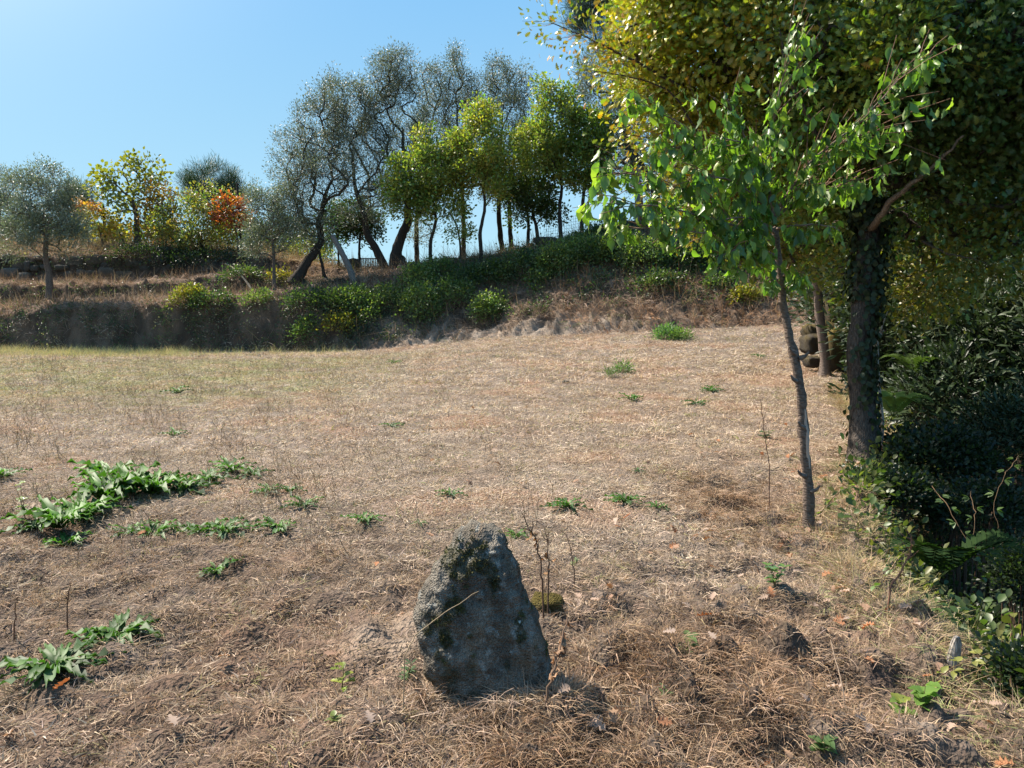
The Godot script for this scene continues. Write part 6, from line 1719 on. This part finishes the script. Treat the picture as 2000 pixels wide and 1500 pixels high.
	cane("second bramble cane right of the long reddish one", [Vector3(3.284, 0.386, -5.400), Vector3(3.209, 0.254, -5.200), Vector3(3.147, 0.103, -5.100), Vector3(3.136, 0.029, -5.000)], 15, Color(0.09, 0.14, 0.05))
	cane("level bramble cane reaching right from the gully rim", [Vector3(2.165, -0.018, -4.300), Vector3(2.219, 0.039, -4.150), Vector3(2.348, 0.050, -4.100), Vector3(2.518, 0.056, -4.100)], 21, Color(0.17, 0.25, 0.08), 0.045)
	cane("short bramble shoot with pale leaves under the dead curling stem", [Vector3(2.120, 0.042, -4.400), Vector3(2.196, 0.154, -4.350), Vector3(2.217, 0.257, -4.300)], 9, Color(0.15, 0.22, 0.08))
	cane("bramble cane hanging at the right edge over the dark gully", [Vector3(3.682, 0.627, -5.500), Vector3(3.385, 0.542, -5.200), Vector3(3.263, 0.370, -5.100), Vector3(3.243, 0.239, -5.000)], 18, Color(0.1, 0.16, 0.05))
	cane("bramble cane with yellow leaves over the broken stake", [Vector3(1.816, -0.028, -3.250), Vector3(1.851, 0.080, -3.200), Vector3(1.924, 0.160, -3.180), Vector3(2.066, 0.208, -3.200)], 24, Color(0.26, 0.26, 0.07), 0.042)
	cane("bramble cane trailing along the right edge below the stake", [Vector3(2.521, 0.121, -3.700), Vector3(2.265, 0.127, -3.400), Vector3(2.176, 0.057, -3.200), Vector3(2.149, -0.028, -3.100)], 18, Color(0.12, 0.17, 0.05), 0.042)
	cane("leafy bramble shoot at the foot of the cherry trunk", [Vector3(2.332, 0.115, -5.700), Vector3(2.381, 0.279, -5.600), Vector3(2.510, 0.376, -5.600), Vector3(2.579, 0.361, -5.500)], 21, Color(0.22, 0.26, 0.07))
	cane("yellow green bramble shoot before the ivy clad oak trunk", [Vector3(3.263, 0.027, -7.400), Vector3(3.367, 0.146, -7.200), Vector3(3.513, 0.141, -7.000), Vector3(3.559, 0.021, -6.800)], 24, Color(0.2, 0.22, 0.06))
	# broken stake
	b = Vector3(2.040, -0.019, -3.420)
	b.y = ground(b.x, -b.z) - 0.1
	m = Mesher.new()
	line = PackedVector3Array()
	rad = PackedFloat32Array()
	var e2: Vector3 = Vector3(2.059, 0.182, -3.420) - b
	for k in 9:
		line.append(e2 * (k / 8.0) + rv() * 0.002); rad.append(0.03 - 0.0012 * k - (0.008 if k == 8 else 0.0))
	tube(m, line, rad, 9, Color(0.42, 0.38, 0.34), 0.5)
	tag(part("broken_stake", m.mesh(), M.wood, self, b), "short weathered grey wooden stake broken off at the gully rim", "stake")

func foreground() -> void:
	standing_stone([Vector3(-0.446, 0.350, -3.332), Vector3(-0.393, 0.435, -3.359), Vector3(-0.349, 0.516, -3.385), Vector3(-0.308, 0.589, -3.409), Vector3(-0.258, 0.662, -3.432), Vector3(-0.169, 0.697, -3.443), Vector3(-0.082, 0.697, -3.443), Vector3(-0.042, 0.681, -3.438), Vector3(-0.019, 0.624, -3.420), Vector3(0.023, 0.520, -3.386), Vector3(0.065, 0.413, -3.352), Vector3(0.103, 0.318, -3.322), Vector3(0.150, 0.214, -3.288), Vector3(0.177, 0.132, -3.262), Vector3(0.172, 0.060, -3.239), Vector3(0.139, -0.091, -3.191), Vector3(0.045, -0.136, -3.188), Vector3(-0.134, -0.081, -3.194), Vector3(-0.270, -0.011, -3.217), Vector3(-0.371, 0.091, -3.249), Vector3(-0.424, 0.200, -3.284), Vector3(-0.444, 0.276, -3.308)])
	var m := Mesher.new()
	boulder(m, Vector3.ZERO, Vector3(0.09, 0.075, 0.09), 4.0, Color(0.2, 0.17, 0.12), Color(0.15, 0.12, 0.035), 1.2, 26)
	tag(part("mossy_stone", m.mesh(), M.stone, self, on_ground(0.197, 4.195, 0.03)), "small moss covered stone just behind the right side of the boulder", "stone")
	for k in 24:
		var level := k / 4
		rosette_leaves.append(rosette_mesh([0.12, 0.3, 0.6, 1.0, 1.6, 2.4][level], [Color(0.05, 0.085, 0.045), Color(0.052, 0.095, 0.04), Color(0.058, 0.115, 0.04), Color(0.065, 0.135, 0.035), Color(0.075, 0.155, 0.035), Color(0.085, 0.18, 0.035)][level]))
	rosette(Vector3(-2.109, 0.000, -3.382), 32, 0.31, 1, "big pale green rosette weed nearest the lower left corner")
	rosette(Vector3(-2.034, 0.000, -3.823), 34, 0.31, 1, "big dark spreading rosette weed up and right of the corner one")
	rosette(Vector3(-1.896, 0.000, -4.802), 12, 0.20, 2, "small upright rosette weed alone in the grass left of the boulder")
	rosette(Vector3(-3.414, 0.001, -5.679), 30, 0.39, 3, "front left rosette of the large weed cluster")
	rosette(Vector3(-3.476, 0.002, -6.105), 28, 0.43, 3, "second rosette from the front of the large weed cluster")
	rosette(Vector3(-3.629, 0.002, -5.745), 14, 0.29, 1, "flat rosette at the left end of the large weed cluster")
	rosette(Vector3(-3.523, 0.002, -6.510), 28, 0.46, 3, "middle rosette of the large weed cluster")
	rosette(Vector3(-3.505, 0.003, -6.875), 30, 0.49, 3, "tall rosette at the top of the large weed cluster")
	rosette(Vector3(-3.271, 0.003, -6.875), 28, 0.48, 3, "rightmost tall rosette of the large weed cluster")
	rosette(Vector3(-3.936, 0.004, -7.388), 24, 0.46, 3, "rear rosette of the large weed cluster")
	rosette(Vector3(-3.244, 0.001, -5.451), 20, 0.26, 3, "low bright rosette before the large weed cluster")
	rosette(Vector3(-3.056, 0.003, -6.972), 18, 0.38, 1, "rosette joining the large cluster to the far pair")
	rosette(Vector3(-2.941, 0.003, -7.281), 16, 0.35, 1, "nearer rosette of the far pair beyond the cluster")
	rosette(Vector3(-2.884, 0.005, -7.734), 18, 0.31, 2, "farther dark rosette of the far pair")
	rosette(Vector3(-2.633, 0.005, -7.613), 14, 0.29, 1, "pale flat rosette at the right tip of the far pair")
	rosette(Vector3(-2.237, 0.004, -6.929), 16, 0.26, 1, "rosette right of the far pair, first of two")
	rosette(Vector3(-2.042, 0.004, -6.908), 10, 0.22, 1, "second rosette right of the far pair")
	rosette(Vector3(-1.784, 0.003, -6.421), 14, 0.24, 1, "small blue green rosette below the two")
	rosette(Vector3(-2.686, 0.001, -5.615), 18, 0.26, 2, "bright rosette left in the middle row of weeds")
	rosette(Vector3(-2.581, 0.001, -5.816), 14, 0.24, 1, "dark rosette in the middle row of weeds")
	rosette(Vector3(-2.328, 0.001, -5.680), 18, 0.29, 1, "rosette with pale broad leaves in the middle row")
	rosette(Vector3(-2.149, 0.001, -5.614), 18, 0.29, 1, "grey green rosette at the right of the middle row")
	rosette(Vector3(-2.878, 0.001, -5.615), 12, 0.24, 1, "low dull rosette at the left of the middle row")
	rosette(Vector3(-1.785, 0.002, -5.745), 18, 0.24, 2, "separate rosette between the middle row and the boulder")
	rosette(Vector3(-1.155, 0.004, -5.878), 20, 0.20, 2, "bright compact rosette weed left behind the boulder")
	rosette(Vector3(-5.054, 0.007, -7.488), 14, 0.29, 2, "rosette cut by the left edge of the picture")
	rosette(Vector3(0.023, 0.009, -5.549), 14, 0.16, 2, "bright little rosette at the boulder's right shoulder")
	rosette(Vector3(-0.548, 0.019, -6.714), 14, 0.18, 1, "flat rosette in the straw above the boulder")
	rosette(Vector3(0.457, 0.023, -6.266), 16, 0.22, 1, "rosette in the straw right above the dead stalks")
	rosette(Vector3(0.976, 0.030, -6.457), 18, 0.22, 1, "wide flat rosette in the middle right of the straw")
	rosette(Vector3(1.207, 0.027, -6.219), 11, 0.16, 1, "small rosette right of the wide flat one")
	rosette(Vector3(-0.716, 0.007, -5.824), 7, 0.11, 1, "tiny weed between the compact rosette and the boulder")
	rosette(Vector3(3.538, 0.219, -13.529), 16, 0.31, 1, "pale rosette on the far right of the field")
	rosette(Vector3(1.991, 0.157, -12.619), 14, 0.29, 2, "green rosette in the far middle of the field")
	rosette(Vector3(2.924, 0.164, -12.091), 12, 0.31, 0, "very flat pale rosette below the far right one")
	rosette(Vector3(-1.687, 0.035, -10.657), 13, 0.29, 0, "pale flat rosette far in the centre of the field")
	rosette(Vector3(-6.579, 0.018, -14.997), 12, 0.31, 2, "bright rosette far in the left field")
	rosette(Vector3(-4.456, 0.007, -10.008), 10, 0.26, 1, "dull rosette in the left field below the bright one")
	rosette(Vector3(5.886, 0.521, -18.290), 10, 0.26, 1, "small far rosette left of the cherry trunk")
	rosette(Vector3(1.266, 0.055, -7.624), 8, 0.16, 0, "flat grey rosette in the straw at mid right")
	rosette(Vector3(-3.225, 0.179, -20.985), 9, 0.34, 1, "small weed near the far edge of the field")
	# long dead grass grown up against the foot of the boulder
	var skirt := Scatter.new()
	for k in 150:
		var f := rng.randf()
		var x := lerpf(-0.5, 0.24, f)
		var d := 3.2 - 0.1 * sin(f * PI) + rng.randf_range(-0.12, 0.06)
		skirt.add(tilt(Vector3.UP, rng.randf() * TAU, rng.randf_range(0.8, 1.2), rng.randf_range(0.5, 1.3)), Vector3(x, ground(x, d) - 0.01, -d), Color(0.42, 0.29, 0.19).lerp(Color(0.6, 0.48, 0.36), rng.randf()) * rng.randf_range(0.6, 1.1))
	tag(mass("boulder_grass", skirt, tuft(18, 0.06, 0.14, 0.004, 0.7, 1.2), M.straw, self), "long dead grass grown up against the foot of the boulder", "grass", "", "stuff")
	# dead stalks
	stalk("dead_stalk", "tall dead seed stalk just behind the right shoulder of the boulder", [Vector3(0.171, 0.165, -4.000), Vector3(0.154, 0.335, -4.000), Vector3(0.126, 0.476, -4.000), Vector3(0.082, 0.540, -4.000)], 0.0055, Color(0.16, 0.1, 0.07), 8, 6)
	stalk("dead_stalk", "shorter forked dead stalk right of the tall one", [Vector3(0.198, 0.155, -4.100), Vector3(0.200, 0.301, -4.100), Vector3(0.191, 0.459, -4.100)], 0.005, Color(0.15, 0.1, 0.07), 6, 3)
	stalk("dead_stalk", "thin dead stalk standing alone a little right of the boulder", [Vector3(0.377, 0.101, -4.500), Vector3(0.355, 0.228, -4.500), Vector3(0.329, 0.348, -4.500)], 0.004, Color(0.17, 0.11, 0.08), 6, 0)
	stalk("dead_stalk", "long twisted stalk with curled dead leaves against the right of the boulder", [Vector3(0.121, 0.039, -2.980), Vector3(0.157, 0.181, -3.000), Vector3(0.195, 0.289, -3.050), Vector3(0.235, 0.390, -3.150)], 0.0065, Color(0.2, 0.13, 0.09), 3, 20, "", Color(0.3, 0.19, 0.12))
	stalk("dead_stalk", "tall slender dead stalk in the dark hollow before the cherry", [Vector3(2.260, 0.230, -6.600), Vector3(2.221, 0.457, -6.600), Vector3(2.183, 0.683, -6.600), Vector3(2.149, 0.906, -6.600)], 0.005, Color(0.14, 0.08, 0.06), 8, 0)
	stalk("dead_stalk", "curling dead bramble stem at the edge of the dark gully", [Vector3(2.075, 0.141, -4.100), Vector3(2.145, 0.266, -4.100), Vector3(2.188, 0.358, -4.100), Vector3(2.186, 0.451, -4.100)], 0.006, Color(0.25, 0.13, 0.09), 5, 4)
	stalk("dead_stalk", "thin brown stalk with hooked tip among the grass at the left edge", [Vector3(-2.345, 0.064, -3.900), Vector3(-2.327, 0.189, -3.900), Vector3(-2.315, 0.259, -3.900), Vector3(-2.301, 0.264, -3.900)], 0.004, Color(0.2, 0.11, 0.07), 0, 0)
	stalk("dead_stalk", "short crooked brown stalk at the far left edge of the grass", [Vector3(-2.498, 0.081, -3.700), Vector3(-2.480, 0.161, -3.700), Vector3(-2.482, 0.214, -3.700), Vector3(-2.458, 0.267, -3.700)], 0.004, Color(0.2, 0.11, 0.07), 0, 0)
	stalk("dead_stalk", "long pale dry stem lying slantwise across the face of the boulder", [Vector3(-0.445, 0.278, -2.980), Vector3(-0.391, 0.377, -3.000), Vector3(-0.274, 0.453, -3.050), Vector3(-0.140, 0.514, -3.120)], 0.0028, Color(0.42, 0.32, 0.2), 0, 0)
	stalk("dead_stalk", "thin straight dead stem leaning in the grass right of the pale seedling", [Vector3(1.348, 0.034, -2.950), Vector3(1.350, 0.159, -3.000), Vector3(1.380, 0.266, -3.200)], 0.0035, Color(0.34, 0.25, 0.18), 0, 0)
	stalk("dead_stalk", "long dark stem lying low over the grass towards the right corner", [Vector3(0.959, 0.080, -3.200), Vector3(1.129, 0.089, -3.050), Vector3(1.322, 0.051, -2.900)], 0.003, Color(0.16, 0.1, 0.07), 2, 0)
	# seedlings
	seedling("oak_seedling", "yellow green oak seedling in the grass left of the boulder", Vector3(-0.767, 0.000, -3.310), 0.14, 12, 0.06, 0.035, LOBED, [Color(0.3, 0.32, 0.05), Color(0.22, 0.28, 0.05)])
	seedling("green_seedling", "bluish green leafy seedling at the edge of the right hand grass", Vector3(1.548, 0.000, -4.388), 0.16, 34, 0.055, 0.026, OVATE, [Color(0.1, 0.2, 0.09), Color(0.14, 0.24, 0.07)])
	seedling("green_seedling", "small feathery green plant at the left foot of the boulder", Vector3(-0.486, 0.000, -3.407), 0.07, 40, 0.045, 0.012, LANCE, [Color(0.07, 0.13, 0.05), Color(0.1, 0.17, 0.06)])
	seedling("green_seedling", "sparse pointed bramble shoot in the rough grass right of the boulder", Vector3(0.825, 0.000, -3.509), 0.1, 12, 0.07, 0.034, OVATE, [Color(0.13, 0.2, 0.07), Color(0.2, 0.24, 0.08)])
	seedling("green_seedling", "small willow leaved shoot below the sparse bramble shoot", Vector3(0.657, 0.000, -3.132), 0.07, 9, 0.07, 0.014, LANCE, [Color(0.12, 0.2, 0.08)])
	seedling("green_seedling", "tall pale nettle like weed behind the big rosettes at left", Vector3(-3.770, 0.002, -5.813), 0.3, 22, 0.06, 0.035, OVATE, [Color(0.2, 0.26, 0.09)])
	seedling("green_seedling", "little round leaved weed beside the oak seedling", Vector3(-0.710, 0.000, -3.175), 0.04, 9, 0.03, 0.024, OVATE, [Color(0.16, 0.24, 0.08)])
	seedling("green_seedling", "tiny two leaved sprout at the bottom edge left of centre", Vector3(-0.714, 0.000, -2.952), 0.05, 7, 0.045, 0.024, OVATE, [Color(0.22, 0.27, 0.08)])
	seedling("green_seedling", "small pale weed in the straw right of the dead stalks", Vector3(0.423, 0.000, -4.930), 0.06, 14, 0.05, 0.014, LANCE, [Color(0.2, 0.25, 0.12)])
	seedling("green_seedling", "low leafy weed in the shade at the bottom right of the grass", Vector3(1.184, 0.000, -2.757), 0.06, 10, 0.06, 0.04, OVATE, [Color(0.1, 0.17, 0.06)])
	seedling("green_seedling", "blue green spiky weed at the top of the dark hollow", Vector3(3.063, 0.108, -9.187), 0.1, 40, 0.1, 0.02, LANCE, [Color(0.07, 0.11, 0.06), Color(0.09, 0.14, 0.07)])
	seedling("leafy_weed", "round leaved yellow green weed at the foot of the broken stake", Vector3(1.602, 0.000, -3.049), 0.14, 18, 0.06, 0.048, OVATE, [Color(0.24, 0.28, 0.06), Color(0.16, 0.24, 0.06)])
	seedling("leafy_weed", "bright broad leaved weed low on the right hand rim", Vector3(1.698, 0.000, -3.029), 0.12, 14, 0.07, 0.055, OVATE, [Color(0.16, 0.27, 0.06)])
	shrub("green_bush", "round bright green bush on the field below the bank", "", L.weed, Vector3(4.539, 0.782, -22.342), Vector3(0.23, 0.20, 0.22), 120, {"scale": 0.8, "tones": [Color(0.11, 0.22, 0.07), Color(0.14, 0.26, 0.09)], "stems": 5})
	shrub("green_bush", "lower yellow green bush touching the round one", "", L.weed, Vector3(4.809, 0.766, -22.010), Vector3(0.22, 0.11, 0.16), 80, {"scale": 0.7, "tones": [Color(0.19, 0.28, 0.08)], "stems": 4})
	shrub("green_bush", "small green tuft bush in mid field", "", L.weed, Vector3(2.369, 0.316, -16.244), Vector3(0.11, 0.09, 0.10), 50, {"scale": 0.5, "tones": [Color(0.13, 0.22, 0.08)], "stems": 3})
	shrub("green_bush", "tiny green tuft left of the mid field bush", "", L.weed, Vector3(1.974, 0.273, -15.523), Vector3(0.07, 0.05, 0.06), 30, {"scale": 0.4, "tones": [Color(0.15, 0.22, 0.08)], "stems": 3})
	# fallen oak leaves
	for k in 10:
		var lm := Mesher.new()
		leaf(lm, Vector3(0, 0, -0.045), Vector3(0, 0.15, 1), Vector3(0, 1, 0), 0.09, 0.062, shp(LOBED), rng.randf_range(-0.2, 0.7), rng.randf_range(-1.0, 1.6), [Color(0.3, 0.19, 0.13), Color(0.36, 0.26, 0.2), Color(0.36, 0.17, 0.09), Color(0.26, 0.17, 0.11), Color(0.38, 0.29, 0.23)][k % 5], 0.12)
		dead_leaves.append(lm.mesh())
	for k in 110:
		var d := rng.randf_range(2.6, 8.5)
		fallen_leaf(Vector3(edge_at(d) - 0.05 - absf(rng.randfn(0, 0.55)), 0, -d))
	for k in 34:
		fallen_leaf(Vector3(0.35 + absf(rng.randfn(0, 0.7)), 0, -rng.randf_range(2.7, 4.5)))
	for k in 60:
		var d := rng.randf_range(3.0, 14.0)
		fallen_leaf(Vector3(d * rng.randf_range(-0.25, 0.4), 0, -d))
	for k in 8:
		fallen_leaf(Vector3(-rng.randf_range(0.3, 2.2), 0, -rng.randf_range(2.8, 4.0)))
	for p in [Vector3(-1.943, 0.000, -3.166), Vector3(0.340, 0.000, -2.933), Vector3(0.212, 0.000, -3.029), Vector3(1.132, 0.004, -5.162), Vector3(-2.645, 0.001, -5.367)]: fallen_leaf(p, 1.2)
